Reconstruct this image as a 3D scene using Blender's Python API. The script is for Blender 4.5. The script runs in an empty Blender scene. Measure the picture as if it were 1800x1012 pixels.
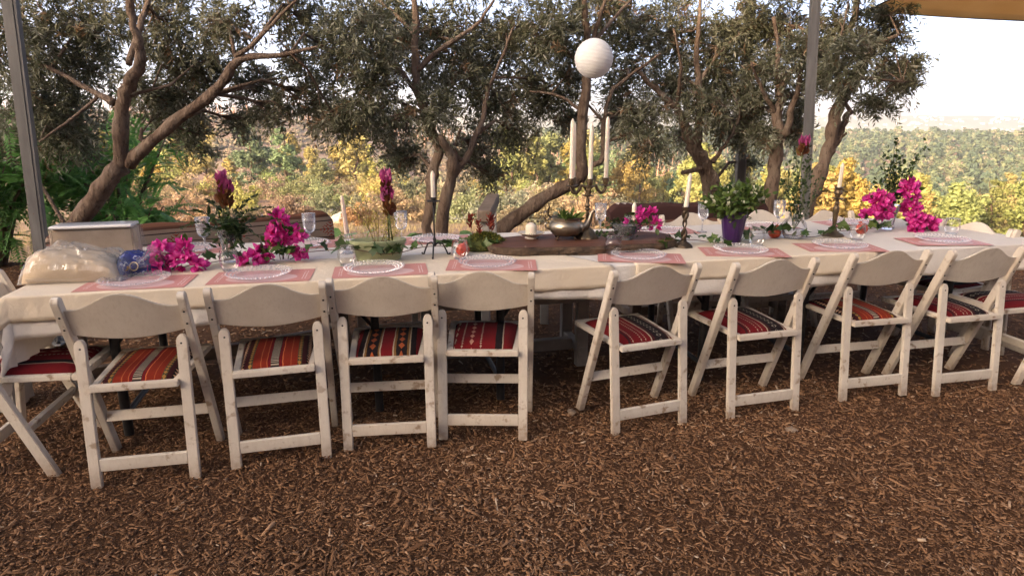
import bpy, bmesh, math, random
import numpy as np
from mathutils import Vector, Matrix

random.seed(7)
RNG = np.random.default_rng(11)
SC = bpy.context.scene
COL = SC.collection
R = math.radians
PI = math.pi

# ------------------------------------------------------------------ camera
cam_d = bpy.data.cameras.new('camera')
cam_d.sensor_width = 36.0
cam_d.lens = 22.77
cam_d.clip_start = 0.05
cam_d.clip_end = 12000
cam = bpy.data.objects.new('camera', cam_d)
cam.location = (0, 0, 1.439)
cam.rotation_euler = (R(90 - 14.70), 0, 0)
COL.objects.link(cam)
SC.camera = cam

# ------------------------------------------------------------------ sky, sun, exposure
SUN_EL, SUN_AZ = 17.0, 225.0          # azimuth: degrees clockwise from +Y; the sun is behind an unseen hill raised at the camera's back to shade the terrace
world = bpy.data.worlds.new('World')
SC.world = world
world.use_nodes = True
wn = world.node_tree
wn.nodes.clear()
w_out = wn.nodes.new('ShaderNodeOutputWorld')
w_bg = wn.nodes.new('ShaderNodeBackground')
w_sky = wn.nodes.new('ShaderNodeTexSky')
w_sky.sky_type = 'NISHITA'
w_sky.sun_disc = False
w_sky.sun_elevation = R(SUN_EL)
w_sky.sun_rotation = R(SUN_AZ)
w_sky.altitude = 300
w_sky.air_density = 0.2
w_sky.dust_density = 2.2
w_sky.ozone_density = 0.0
w_bg.inputs['Strength'].default_value = 0.15
wn.links.new(w_sky.outputs[0], w_bg.inputs['Color'])
wn.links.new(w_bg.outputs[0], w_out.inputs[0])

sun_d = bpy.data.lights.new('sun', 'SUN')
sun_d.energy = 2.0
sun_d.angle = R(1.5)
sun_d.color = (1.0, 0.80, 0.58)
sun = bpy.data.objects.new('sun', sun_d)
az, el = R(SUN_AZ), R(SUN_EL)
sdir = Vector((math.sin(az) * math.cos(el), math.cos(az) * math.cos(el), math.sin(el)))
sun.rotation_euler = (-sdir).to_track_quat('-Z', 'Y').to_euler()
sun.location = (-6, -12, 9)
COL.objects.link(sun)

SC.view_settings.view_transform = 'Standard'
SC.view_settings.look = 'None'
SC.view_settings.gamma = 1.0
SC.view_settings.use_curve_mapping = False
SC.view_settings.exposure = 2.68
SC.view_settings.use_white_balance = True      # the photograph's camera was balanced for open shade
SC.view_settings.white_balance_temperature = 7700
SC.view_settings.white_balance_tint = 10
SC.render.engine = 'CYCLES'
SC.cycles.use_denoising = True
SC.cycles.transparent_max_bounces = 24
SC.cycles.max_bounces = 8
SC.cycles.caustics_refractive = False
SC.cycles.caustics_reflective = False


# ------------------------------------------------------------------ helpers: tags, meshes
def tag(o, label=None, cat=None, group=None, kind=None):
    if label: o['label'] = label
    if cat: o['category'] = cat
    if group: o['group'] = group
    if kind: o['kind'] = kind
    return o


def empty(name, loc, rz=0.0, label=None, cat=None, group=None):
    o = bpy.data.objects.new(name, None)
    o.empty_display_size = 0.05
    o.location = loc
    o.rotation_euler = (0, 0, rz)
    COL.objects.link(o)
    return tag(o, label, cat, group)


def put(name, me, parent=None, loc=(0, 0, 0), rot=(0, 0, 0), scale=1.0):
    o = bpy.data.objects.new(name, me)
    o.location = loc
    o.rotation_euler = rot
    o.scale = (scale, scale, scale) if isinstance(scale, (int, float)) else scale
    o.parent = parent
    COL.objects.link(o)
    return o


def copy_tree(o, parent=None):
    c = o.copy()
    COL.objects.link(c)
    c.parent = parent
    for ch in o.children:
        copy_tree(ch, c)
    return c


class MB:
    def __init__(s):
        s.v = []
        s.f = []

    def add(s, vs, fs):
        o = len(s.v)
        s.v += [tuple(p) for p in vs]
        s.f += [tuple(i + o for i in f) for f in fs]
        return s

    def box(s, c, d, rot=None):
        x, y, z = d[0] / 2, d[1] / 2, d[2] / 2
        vs = [Vector(p) for p in ((-x, -y, -z), (x, -y, -z), (x, y, -z), (-x, y, -z), (-x, -y, z), (x, -y, z), (x, y, z), (-x, y, z))]
        if rot is not None: vs = [rot @ p for p in vs]
        c = Vector(c)
        return s.add([p + c for p in vs], [(0, 3, 2, 1), (4, 5, 6, 7), (0, 1, 5, 4), (1, 2, 6, 5), (2, 3, 7, 6), (3, 0, 4, 7)])

    def prism(s, pts, fn, t0, t1):
        """closed 2-D outline pts, fn(a, b, t) -> xyz, extruded from t0 to t1"""
        n = len(pts)
        vs = [fn(a, b, t0) for a, b in pts] + [fn(a, b, t1) for a, b in pts]
        fs = [tuple(range(n - 1, -1, -1)), tuple(range(n, 2 * n))]
        fs += [(i, (i + 1) % n, n + (i + 1) % n, n + i) for i in range(n)]
        return s.add(vs, fs)

    def tube(s, path, radii, n=8, cap=True):
        P = [Vector(p) for p in path]
        if isinstance(radii, (int, float)): radii = [radii] * len(P)
        up = Vector((0, 0, 1))
        rings = []
        t0 = (P[1] - P[0]).normalized()
        a = t0.cross(up)
        if a.length < 1e-3: a = t0.cross(Vector((1, 0, 0)))
        a.normalize()
        for i, p in enumerate(P):
            t = (P[min(i + 1, len(P) - 1)] - P[max(i - 1, 0)])
            if t.length < 1e-9: t = t0
            t.normalize()
            a = (a - t * a.dot(t))
            if a.length < 1e-4: a = t.orthogonal()
            a.normalize()
            b = t.cross(a)
            rings.append([p + (a * math.cos(2 * PI * k / n) + b * math.sin(2 * PI * k / n)) * radii[i] for k in range(n)])
        vs = [q for r in rings for q in r]
        fs = [(i * n + k, i * n + (k + 1) % n, (i + 1) * n + (k + 1) % n, (i + 1) * n + k) for i in range(len(P) - 1) for k in range(n)]
        if cap:
            fs.append(tuple(range(n - 1, -1, -1)))
            fs.append(tuple(range((len(P) - 1) * n, len(P) * n)))
        return s.add(vs, fs)

    def lathe(s, prof, n=24, c=(0, 0, 0), flute=None, sx=1.0, sy=1.0):
        vs = []
        for i, (r, z) in enumerate(prof):
            for k in range(n):
                th = 2 * PI * k / n
                rr = r * (1 + (flute(th, z) if flute else 0))
                vs.append((c[0] + rr * math.cos(th) * sx, c[1] + rr * math.sin(th) * sy, c[2] + z))
        m = len(prof)
        fs = [(i * n + k, i * n + (k + 1) % n, (i + 1) * n + (k + 1) % n, (i + 1) * n + k) for i in range(m - 1) for k in range(n)]
        if prof[0][0] > 1e-4: fs.append(tuple(range(n - 1, -1, -1)))
        if prof[-1][0] > 1e-4: fs.append(tuple(range((m - 1) * n, m * n)))
        return s.add(vs, fs)

    def mesh(s, name, mat, smooth=False, bevel=0.0, seg=1):
        me = bpy.data.meshes.new(name)
        me.from_pydata(s.v, [], s.f)
        bm = bmesh.new()
        bm.from_mesh(me)
        bmesh.ops.remove_doubles(bm, verts=bm.verts, dist=1e-6)
        bmesh.ops.recalc_face_normals(bm, faces=bm.faces)
        if bevel:
            ed = [e for e in bm.edges if len(e.link_faces) == 2 and e.calc_face_angle(0) > 0.6]
            bmesh.ops.bevel(bm, geom=ed, offset=bevel, segments=seg, affect='EDGES', clamp_overlap=True)
        bm.to_mesh(me)
        bm.free()
        if smooth:
            me.shade_smooth() if hasattr(me, 'shade_smooth') else None
            if smooth == 'auto':
                try:
                    me.set_sharp_from_angle(angle=R(38))
                except Exception:
                    pass
        me.materials.append(mat)
        return me

    def build(s, name, mat, parent=None, smooth=False, bevel=0.0, loc=(0, 0, 0), rot=(0, 0, 0), seg=1):
        return put(name, s.mesh(name, mat, smooth, bevel, seg), parent, loc, rot)


def npmesh(name, V, F, mat, tint=None, smooth=False):
    """V (N,3), F (M,k) numpy arrays -> mesh; tint: one value per vertex, read by the material as 'tint'"""
    me = bpy.data.meshes.new(name)
    V = np.ascontiguousarray(V, dtype=np.float32)
    F = np.ascontiguousarray(F, dtype=np.int32)
    k = F.shape[1]
    me.vertices.add(len(V))
    me.vertices.foreach_set('co', V.ravel())
    me.loops.add(F.size)
    me.loops.foreach_set('vertex_index', F.ravel())
    me.polygons.add(len(F))
    me.polygons.foreach_set('loop_start', np.arange(0, F.size, k, dtype=np.int32))
    try:
        me.polygons.foreach_set('loop_total', np.full(len(F), k, dtype=np.int32))
    except Exception:
        pass
    if tint is not None:
        at = me.attributes.new('tint', 'FLOAT', 'POINT')
        at.data.foreach_set('value', np.ascontiguousarray(tint, dtype=np.float32))
    me.update(calc_edges=True)
    me.validate()
    if smooth: me.shade_smooth()
    me.materials.append(mat)
    return me


def rand_rot(n, rng):
    q = rng.normal(size=(n, 4))
    q /= np.linalg.norm(q, axis=1)[:, None]
    w, x, y, z = q.T
    return np.stack([np.stack([1 - 2 * (y * y + z * z), 2 * (x * y - z * w), 2 * (x * z + y * w)], -1),
                     np.stack([2 * (x * y + z * w), 1 - 2 * (x * x + z * z), 2 * (y * z - x * w)], -1),
                     np.stack([2 * (x * z - y * w), 2 * (y * z + x * w), 1 - 2 * (x * x + y * y)], -1)], 1)


# ------------------------------------------------------------------ helpers: materials
def nodes(name):
    m = bpy.data.materials.new(name)
    m.use_nodes = True
    nt = m.node_tree
    nt.nodes.clear()
    out = nt.nodes.new('ShaderNodeOutputMaterial')
    return m, nt, out


def N(nt, t, **kw):
    n = nt.nodes.new('ShaderNode' + t)
    for k, v in kw.items():
        if k.startswith('i_'):
            n.inputs[k[2:].replace('_', ' ')].default_value = v
        else:
            setattr(n, k, v)
    return n


def mth(nt, op, a, b=None, c=None):
    n = nt.nodes.new('ShaderNodeMath')
    n.operation = op
    for i, x in enumerate((a, b, c)):
        if x is None: continue
        if isinstance(x, (int, float)): n.inputs[i].default_value = x
        else: nt.links.new(x, n.inputs[i])
    return n.outputs[0]


def rgb(c): return (c[0], c[1], c[2], 1.0)


def mixc(nt, fac, a, b, mode='MIX'):
    n = nt.nodes.new('ShaderNodeMix')
    n.data_type = 'RGBA'
    n.blend_type = mode
    ins = [n.inputs[0], n.inputs[6], n.inputs[7]]
    for i, x in zip(ins, (fac, a, b)):
        if isinstance(x, (int, float)): i.default_value = x
        elif isinstance(x, tuple): i.default_value = rgb(x)
        else: nt.links.new(x, i)
    return n.outputs[2]


def noise(nt, vec, scale, detail=4, rough=0.55):
    n = N(nt, 'TexNoise')
    n.inputs['Scale'].default_value = scale
    n.inputs['Detail'].default_value = detail
    n.inputs['Roughness'].default_value = rough
    if vec is not None: nt.links.new(vec, n.inputs['Vector'])
    return n.outputs[0]


def ramp(nt, fac, stops, interp='LINEAR'):
    n = nt.nodes.new('ShaderNodeValToRGB')
    cr = n.color_ramp
    cr.interpolation = interp
    while len(cr.elements) < len(stops): cr.elements.new(0.5)
    for e, (p, c) in zip(cr.elements, sorted(stops, key=lambda q: q[0])):
        e.position = p
        e.color = rgb(c) if len(c) == 3 else c
    nt.links.new(fac, n.inputs[0])
    return n.outputs[0]


def objvec(nt, randomise=True):
    tc = N(nt, 'TexCoord')
    if not randomise: return tc.outputs['Object']
    oi = N(nt, 'ObjectInfo')
    va = N(nt, 'VectorMath', operation='ADD')
    sc = N(nt, 'VectorMath', operation='SCALE')
    cb = N(nt, 'CombineXYZ')
    for i in range(3): nt.links.new(oi.outputs['Random'], cb.inputs[i])
    nt.links.new(cb.outputs[0], sc.inputs[0])
    sc.inputs['Scale'].default_value = 37.0
    nt.links.new(tc.outputs['Object'], va.inputs[0])
    nt.links.new(sc.outputs[0], va.inputs[1])
    return va.outputs[0]


def bsdf(nt, out, col, rough=0.6, metal=0.0, spec=0.5, bump=None, bstr=0.3, bdist=0.01, **kw):
    p = N(nt, 'BsdfPrincipled')
    if isinstance(col, tuple): p.inputs['Base Color'].default_value = rgb(col)
    else: nt.links.new(col, p.inputs['Base Color'])
    if isinstance(rough, (int, float)): p.inputs['Roughness'].default_value = rough
    else: nt.links.new(rough, p.inputs['Roughness'])
    p.inputs['Metallic'].default_value = metal
    p.inputs['Specular IOR Level'].default_value = spec
    for k, v in kw.items():
        p.inputs[k.replace('_', ' ')].default_value = v
    if bump is not None:
        b = N(nt, 'Bump')
        b.inputs['Strength'].default_value = bstr
        b.inputs['Distance'].default_value = bdist
        nt.links.new(bump, b.inputs['Height'])
        nt.links.new(b.outputs[0], p.inputs['Normal'])
    if out is not None: nt.links.new(p.outputs[0], out.inputs[0])
    return p


def plain(name, c1, c2=None, scale=12, rough=0.6, metal=0.0, bstr=0.0, bscale=60, spec=0.5, **kw):
    m, nt, out = nodes(name)
    v = objvec(nt)
    c = c1
    if c2: c = ramp(nt, noise(nt, v, scale, 5), [(0.3, c1), (0.7, c2)])
    bsdf(nt, out, c, rough, metal, spec, noise(nt, v, bscale, 4) if bstr else None, bstr, **kw)
    return m


def leafy(name, stops, rough=0.55, trans=0.35, use_obj_colour=False, nscale=2.0):
    """two-sided leaf: colour from the per-leaf tint, some light passing through"""
    m, nt, out = nodes(name)
    a = N(nt, 'Attribute', attribute_name='tint')
    c = ramp(nt, a.outputs['Fac'], stops)
    if use_obj_colour:
        oi = N(nt, 'ObjectInfo')
        c = mixc(nt, 1.0, c, oi.outputs['Color'], 'MULTIPLY')
    d = bsdf(nt, None, c, rough, spec=0.3)
    t = N(nt, 'BsdfTranslucent')
    nt.links.new(c, t.inputs['Color'])
    mx = N(nt, 'MixShader')
    mx.inputs[0].default_value = trans
    nt.links.new(d.outputs[0], mx.inputs[1])
    nt.links.new(t.outputs[0], mx.inputs[2])
    nt.links.new(mx.outputs[0], out.inputs[0])
    return m


def clear_glass(name, tint=(1, 1, 1), gloss=0.03, white=0.0, edge=1.45):
    """thin clear glass: transparent with a Fresnel reflection"""
    m, nt, out = nodes(name)
    tr = N(nt, 'BsdfTransparent')
    tr.inputs[0].default_value = rgb(tint)
    gl = N(nt, 'BsdfGlossy')
    gl.inputs['Roughness'].default_value = gloss
    fr = N(nt, 'LayerWeight')
    fr.inputs['Blend'].default_value = 0.25
    f2 = mth(nt, 'MINIMUM', mth(nt, 'MULTIPLY_ADD', fr.outputs['Fresnel'], edge, 0.04), 0.95)
    mx = N(nt, 'MixShader')
    nt.links.new(f2, mx.inputs[0])
    nt.links.new(tr.outputs[0], mx.inputs[1])
    nt.links.new(gl.outputs[0], mx.inputs[2])
    last = mx.outputs[0]
    if white:
        df = N(nt, 'BsdfDiffuse')
        df.inputs[0].default_value = (0.85, 0.88, 0.95, 1)
        m2 = N(nt, 'MixShader')
        m2.inputs[0].default_value = white
        nt.links.new(last, m2.inputs[1])
        nt.links.new(df.outputs[0], m2.inputs[2])
        last = m2.outputs[0]
    nt.links.new(last, out.inputs[0])
    return m


# ------------------------------------------------------------------ materials
def painted_wood():
    m, nt, out = nodes('white_painted_wood')
    v = objvec(nt)
    big = noise(nt, v, 6, 4)
    c = ramp(nt, big, [(0.25, (0.53, 0.47, 0.395)), (0.55, (0.63, 0.57, 0.485)), (0.8, (0.70, 0.64, 0.55))])
    mp = N(nt, 'Mapping')
    mp.inputs['Scale'].default_value = (1, 1, 0.25)
    nt.links.new(v, mp.inputs[0])
    g = noise(nt, mp.outputs[0], 95, 5, 0.7)
    c = mixc(nt, mth(nt, 'MULTIPLY', ramp(nt, g, [(0.5, (0, 0, 0)), (0.75, (1, 1, 1))]), 0.35), c, (0.36, 0.27, 0.19))
    ch = noise(nt, v, 34, 6, 0.75)
    c = mixc(nt, ramp(nt, ch, [(0.735, (0, 0, 0)), (0.75, (1, 1, 1))]), c, (0.13, 0.07, 0.04))
    sp = N(nt, 'SeparateXYZ')
    tc = N(nt, 'TexCoord')
    nt.links.new(tc.outputs['Object'], sp.inputs[0])
    dirt = mth(nt, 'MULTIPLY', mth(nt, 'SUBTRACT', 1.0, mth(nt, 'MINIMUM', mth(nt, 'DIVIDE', sp.outputs[2], .10), 1.0)), mth(nt, 'MULTIPLY', noise(nt, v, 45, 4), 1.5))
    c = mixc(nt, mth(nt, 'MINIMUM', dirt, .8), c, (0.20, 0.125, 0.08))
    oi = N(nt, 'ObjectInfo')
    c = mixc(nt, mth(nt, 'MULTIPLY', oi.outputs['Random'], .35), c, (0.52, 0.42, 0.32))
    geo = N(nt, 'NewGeometry')
    wear = mth(nt, 'MULTIPLY', ramp(nt, geo.outputs['Pointiness'], [(0.53, (0, 0, 0)), (0.62, (1, 1, 1))]), ramp(nt, noise(nt, v, 22, 4), [(0.58, (0, 0, 0)), (0.68, (1, 1, 1))]))
    c = mixc(nt, wear, c, (0.30, 0.21, 0.14))
    bsdf(nt, out, c, 0.5, spec=0.35, bump=g, bstr=0.12, bdist=0.004)
    return m


def kilim(name, stops, deco):
    m, nt, out = nodes(name)
    tc = N(nt, 'TexCoord')
    sp = N(nt, 'SeparateXYZ')
    nt.links.new(tc.outputs['Object'], sp.inputs[0])
    wob = mth(nt, 'MULTIPLY_ADD', noise(nt, tc.outputs['Object'], 30, 2), 0.006, -0.003)
    x = mth(nt, 'ADD', sp.outputs[0], wob)
    y = sp.outputs[1]
    xn = mth(nt, 'DIVIDE', mth(nt, 'ADD', x, 0.175), 0.35)
    c = ramp(nt, xn, stops, 'CONSTANT')

    def band(x0, hw):
        return mth(nt, 'LESS_THAN', mth(nt, 'ABSOLUTE', mth(nt, 'SUBTRACT', x, x0)), hw)

    def diamonds(x0, hw, period):
        dx = mth(nt, 'DIVIDE', mth(nt, 'ABSOLUTE', mth(nt, 'SUBTRACT', x, x0)), hw)
        fy = mth(nt, 'ABSOLUTE', mth(nt, 'SUBTRACT', mth(nt, 'MULTIPLY', mth(nt, 'FRACT', mth(nt, 'DIVIDE', y, period)), 2.0), 1.0))
        return mth(nt, 'LESS_THAN', mth(nt, 'ADD', dx, fy), 0.85)

    for kind, x0, hw, per, col in deco:
        if kind == 'ladder':
            st = mth(nt, 'GREATER_THAN', mth(nt, 'SINE', mth(nt, 'MULTIPLY', y, 2 * PI / per)), 0.0)
            f = mth(nt, 'MULTIPLY', band(x0, hw), st)
        elif kind == 'diamond':
            f = diamonds(x0, hw, per)
        else:
            f = band(x0, hw)
        c = mixc(nt, f, c, col)
    c = mixc(nt, mth(nt, 'MULTIPLY', noise(nt, tc.outputs['Object'], 400, 2), 0.5), c, (0.02, 0.01, 0.01))
    wv = mth(nt, 'SINE', mth(nt, 'MULTIPLY', y, 2600))
    bsdf(nt, out, c, 0.9, spec=0.15, bump=wv, bstr=0.25, bdist=0.001)
    return m


BLK, CRM, GRN = (0.009, 0.006, 0.007), (0.42, 0.34, 0.25), (0.075, 0.065, 0.033)
ORG, RED, MAR = (0.235, 0.022, 0.008), (0.165, 0.006, 0.009), (0.05, 0.008, 0.009)
MT = {}
MT['paint'] = painted_wood()
MT['kilim_a'] = kilim('orange_striped_kilim', [(0, MAR), (.05, RED), (.08, BLK), (.15, MAR), (.2, GRN), (.25, ORG), (.335, (.42, .10, .035)), (.345, ORG), (.405, (.42, .10, .035)), (.415, RED), (.45, BLK), (.55, RED), (.585, (.6, .15, .05)), (.595, ORG), (.68, (.42, .10, .035)), (.69, ORG), (.76, GRN), (.81, MAR), (.86, BLK), (.93, RED), (.96, MAR)],
                      [('ladder', 0.0, 0.016, 0.011, CRM), ('diamond', -0.131, 0.011, 0.022, (.55, .32, .2)), ('diamond', 0.138, 0.011, 0.022, (.55, .32, .2)), ('diamond', -0.098, 0.009, 0.024, (.4, .2, .05)), ('diamond', 0.1, 0.009, 0.024, (.4, .2, .05))])
MT['kilim_b'] = kilim('red_black_striped_kilim', [(0, RED), (.14, BLK), (.205, CRM), (.22, (.2, .1, .03)), (.245, BLK), (.385, (.2, .1, .03)), (.405, CRM), (.42, RED), (.57, CRM), (.585, (.2, .1, .03)), (.61, BLK), (.75, (.2, .1, .03)), (.775, CRM), (.79, BLK), (.86, RED)],
                      [('diamond', -0.065, 0.017, 0.075, (.38, .09, .03)), ('diamond', 0.063, 0.017, 0.075, (.38, .09, .03)), ('diamond', -0.15, 0.007, 0.09, CRM), ('diamond', 0.155, 0.007, 0.08, CRM)])
MT['kilim_c'] = kilim('red_figured_kilim', [(0, BLK), (.07, RED), (.62, RED), (.66, BLK), (.75, CRM), (.765, RED), (.96, BLK)],
                      [('diamond', -0.095, 0.006, 0.017, CRM), ('diamond', -0.01, 0.006, 0.017, CRM), ('diamond', -0.053, 0.013, 0.06, (.5, .25, .18)), ('diamond', -0.13, 0.007, 0.08, CRM)])
MT['kilim_d'] = kilim('red_dotted_kilim', [(0, BLK), (.06, RED), (.2, MAR), (.24, RED), (.54, CRM), (.56, MAR), (.6, BLK), (.79, MAR), (.82, CRM), (.84, RED), (.97, BLK)],
                      [('diamond', -0.08, 0.004, 0.013, CRM), ('diamond', -0.035, 0.004, 0.017, CRM), ('diamond', -0.012, 0.004, 0.013, CRM), ('diamond', 0.068, 0.017, 0.03, (.3, .27, .22)), ('diamond', 0.068, 0.008, 0.03, BLK), ('diamond', 0.145, 0.004, 0.014, CRM)])


def cloth_mat(name, col, col2):
    m, nt, out = nodes(name)
    tc = N(nt, 'TexCoord')
    v = tc.outputs['Object']
    c = ramp(nt, noise(nt, v, 3, 4), [(0.3, col), (0.7, col2)])
    w = mth(nt, 'ADD', noise(nt, v, 9, 5, 0.6), mth(nt, 'MULTIPLY', noise(nt, v, 2.6, 6, 0.72), 2.2))
    p = bsdf(nt, None, c, 0.85, spec=0.2, bump=w, bstr=0.42, bdist=0.02)
    t = N(nt, 'BsdfTranslucent')
    nt.links.new(c, t.inputs[0])
    mx = N(nt, 'MixShader')
    mx.inputs[0].default_value = 0.25
    nt.links.new(p.outputs[0], mx.inputs[1])
    nt.links.new(t.outputs[0], mx.inputs[2])
    nt.links.new(mx.outputs[0], out.inputs[0])
    return m


MT['cloth_white'] = cloth_mat('white_tablecloth', (0.80, 0.74, 0.67), (0.84, 0.79, 0.72))
MT['cloth_cream'] = cloth_mat('cream_tablecloth', (0.82, 0.70, 0.54), (0.85, 0.74, 0.59))


def bark(name, c1, c2, c3):
    m, nt, out = nodes(name)
    tc = N(nt, 'TexCoord')
    v = tc.outputs['Object']
    mp = N(nt, 'Mapping')
    mp.inputs['Scale'].default_value = (1, 1, 0.35)
    nt.links.new(v, mp.inputs[0])
    n1 = noise(nt, mp.outputs[0], 7, 6, 0.65)
    n2 = noise(nt, mp.outputs[0], 34, 6, 0.7)
    vo = N(nt, 'TexVoronoi')
    vo.inputs['Scale'].default_value = 26
    nt.links.new(mp.outputs[0], vo.inputs['Vector'])
    c = ramp(nt, n1, [(0.3, c1), (0.52, c2), (0.72, c3)])
    c = mixc(nt, ramp(nt, n2, [(0.52, (0, 0, 0)), (0.75, (1, 1, 1))]), c, tuple(q * 0.35 for q in c1))
    h = mth(nt, 'ADD', n2, mth(nt, 'MULTIPLY', vo.outputs['Distance'], 0.6))
    bsdf(nt, out, c, 0.85, spec=0.2, bump=h, bstr=0.8, bdist=0.03)
    return m


MT['bark'] = bark('olive_bark', (0.10, 0.062, 0.042), (0.19, 0.135, 0.10), (0.27, 0.215, 0.17))
MT['pine_bark'] = bark('pine_bark', (0.07, 0.045, 0.03), (0.13, 0.085, 0.06), (0.19, 0.13, 0.10))
MT['olive_leaf'] = leafy('olive_leaf', [(0, (0.085, 0.09, 0.05)), (0.38, (0.17, 0.175, 0.105)), (0.62, (0.29, 0.29, 0.205)), (0.86, (0.44, 0.43, 0.34)), (0.93, (0.25, 0.15, 0.085)), (1, (0.33, 0.21, 0.12))], 0.5, 0.45)
MT['fern_leaf'] = leafy('pinnate_leaf', [(0, (0.06, 0.16, 0.04)), (0.6, (0.14, 0.34, 0.085)), (1, (0.26, 0.46, 0.16))], 0.5, 0.35)
MT['far_leaf'] = leafy('background_leaf', [(0, (0.68, 0.68, 0.68)), (1, (1.3, 1.3, 1.3))], 0.8, 0.35, True)


# ------------------------------------------------------------------ the land
def sm(a, b, x):
    t = np.clip((x - a) / (b - a), 0, 1)
    return t * t * (3 - 2 * t)


PL = np.array([(0, -.06), (6.8, -.06), (15, -1.15), (30, -2.7), (60, -5.2), (110, -10), (150, -12), (250, -5.2), (330, 1.5), (375, 2.8), (420, 2.0), (560, -12), (900, -45), (12000, -60)])
PC = np.array([(0, -.06), (6.8, -.06), (15, -1.15), (30, -2.9), (60, -5.8), (110, -11), (150, -15), (250, -15), (330, -13), (375, -12), (420, -12), (560, -20), (900, -45), (12000, -60)])
PR = np.array([(0, -.06), (6.8, -.06), (15, -1.5), (30, -4.2), (50, -7.2), (80, -11), (110, -15), (160, -21), (260, -22), (360, -17.5), (450, -13), (520, -13), (700, -28), (900, -45), (12000, -60)])


def wig(x, y, s, seed=0.0):
    x = x / s + seed
    y = y / s - seed * .7
    return (np.sin(x * 1.3 + 1.7 * np.sin(y * .9)) + np.sin(y * 1.7 + 1.3 * np.sin(x * 1.1 + 2)) + .6 * np.sin(2.9 * x + 2.3 * y + 1)) / 2.6


def land_z(x, y):
    x = np.asarray(x, float)
    y = np.asarray(y, float)
    d = np.hypot(x, y)
    a = x / np.maximum(y, 1e-3)
    a = np.where(y <= 0, np.sign(x) * 5, a)
    zl, zc, zr = (np.interp(d, p[:, 0], p[:, 1]) for p in (PL, PC, PR))
    wl = sm(-.42, -.05, a)
    wr_ = sm(.08, .40, a)
    z = zl * (1 - wl) + (zc * (1 - wr_) + zr * wr_) * wl
    z = z + wig(x, y, 9) * .22 * sm(9, 25, d) + wig(x, y, 45, 3) * 1.3 * sm(80, 200, d)
    f = sm(5.2, 8.2, y)
    back = -.06 + np.interp(-y, [0, 7.5, 12, 40, 60, 400, 2000], [0, 0, 2.4, 23, 24.5, 10, -20]) + wig(x, y, 9) * .2 * sm(8, 20, -y)   # unseen rise behind the camera, shaped to keep the sun off the terrace
    return back * (1 - f) + z * f


def soil():
    m, nt, out = nodes('dry_hillside_soil')
    tc = N(nt, 'TexCoord')
    v = tc.outputs['Object']
    n1, n2, n3 = noise(nt, v, .06, 5, .6), noise(nt, v, .7, 6, .65), noise(nt, v, 9, 4, .6)
    c = ramp(nt, n2, [(0.32, (0.20, 0.14, 0.095)), (0.5, (0.31, 0.225, 0.155)), (0.66, (0.40, 0.32, 0.23))])
    c = mixc(nt, ramp(nt, n1, [(0.42, (0, 0, 0)), (0.6, (1, 1, 1))]), c, (0.30, 0.18, 0.13))
    c = mixc(nt, mth(nt, 'MULTIPLY', ramp(nt, n3, [(0.5, (0, 0, 0)), (0.7, (1, 1, 1))]), .6), c, (0.13, 0.11, 0.07))
    bsdf(nt, out, c, 0.95, spec=0.1, bump=n3, bstr=0.6, bdist=0.15)
    return m


MT['soil'] = soil()
na, nr = 260, 120
angs = np.concatenate([np.linspace(-52, 52, 200), np.linspace(56, 304, 60)]) * PI / 180
rad = np.concatenate([[0.0], np.geomspace(3.5, 1300, nr)])
AA, RR_ = np.meshgrid(angs, rad)
X, Y = np.sin(AA) * RR_, np.cos(AA) * RR_
Z = land_z(X, Y)
nA = len(angs)
i, j = np.meshgrid(np.arange(len(rad) - 1), np.arange(nA), indexing='ij')
q = np.stack([i * nA + j, i * nA + (j + 1) % nA, (i + 1) * nA + (j + 1) % nA, (i + 1) * nA + j], -1).reshape(-1, 4)
tag(put('terrain', npmesh('terrain', np.stack([X, Y, Z], -1).reshape(-1, 3), q[:, ::-1], MT['soil'], smooth=True)), kind='structure')


# wood-chip terrace
def mulch():
    m, nt, out = nodes('mulch_bed')
    tc = N(nt, 'TexCoord')
    v = tc.outputs['Object']
    n1, n2, n3 = noise(nt, v, 1.1, 4), noise(nt, v, 26, 6, .7), noise(nt, v, 120, 4, .7)
    c = ramp(nt, n2, [(0.3, (0.055, 0.026, 0.013)), (0.55, (0.13, 0.066, 0.034)), (0.75, (0.21, 0.118, 0.066))])
    c = mixc(nt, ramp(nt, n1, [(0.4, (0, 0, 0)), (0.62, (1, 1, 1))]), c, (0.11, 0.055, 0.03))
    bsdf(nt, out, c, 0.95, spec=0.1, bump=mth(nt, 'ADD', n2, n3), bstr=1.0, bdist=0.02)
    return m


def ground_z(x, y):
    return .016 * wig(x, y, .55) + .007 * wig(x, y, .17, 5)


gx, gy = np.meshgrid(np.linspace(-14, 14, 281), np.linspace(-9, 7.4, 165))
gz = ground_z(gx, gy) - sm(6.5, 7.4, gy) * .3 - sm(12.5, 14, np.abs(gx)) * .3 - sm(-8, -9, gy) * .3
nx_ = gx.shape[1]
i, j = np.meshgrid(np.arange(gx.shape[0] - 1), np.arange(nx_ - 1), indexing='ij')
q = np.stack([i * nx_ + j, i * nx_ + j + 1, (i + 1) * nx_ + j + 1, (i + 1) * nx_ + j], -1).reshape(-1, 4)
tag(put('ground', npmesh('ground', np.stack([gx, gy, gz - .004], -1).reshape(-1, 3), q, mulch(), smooth=True)), kind='structure')


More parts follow.
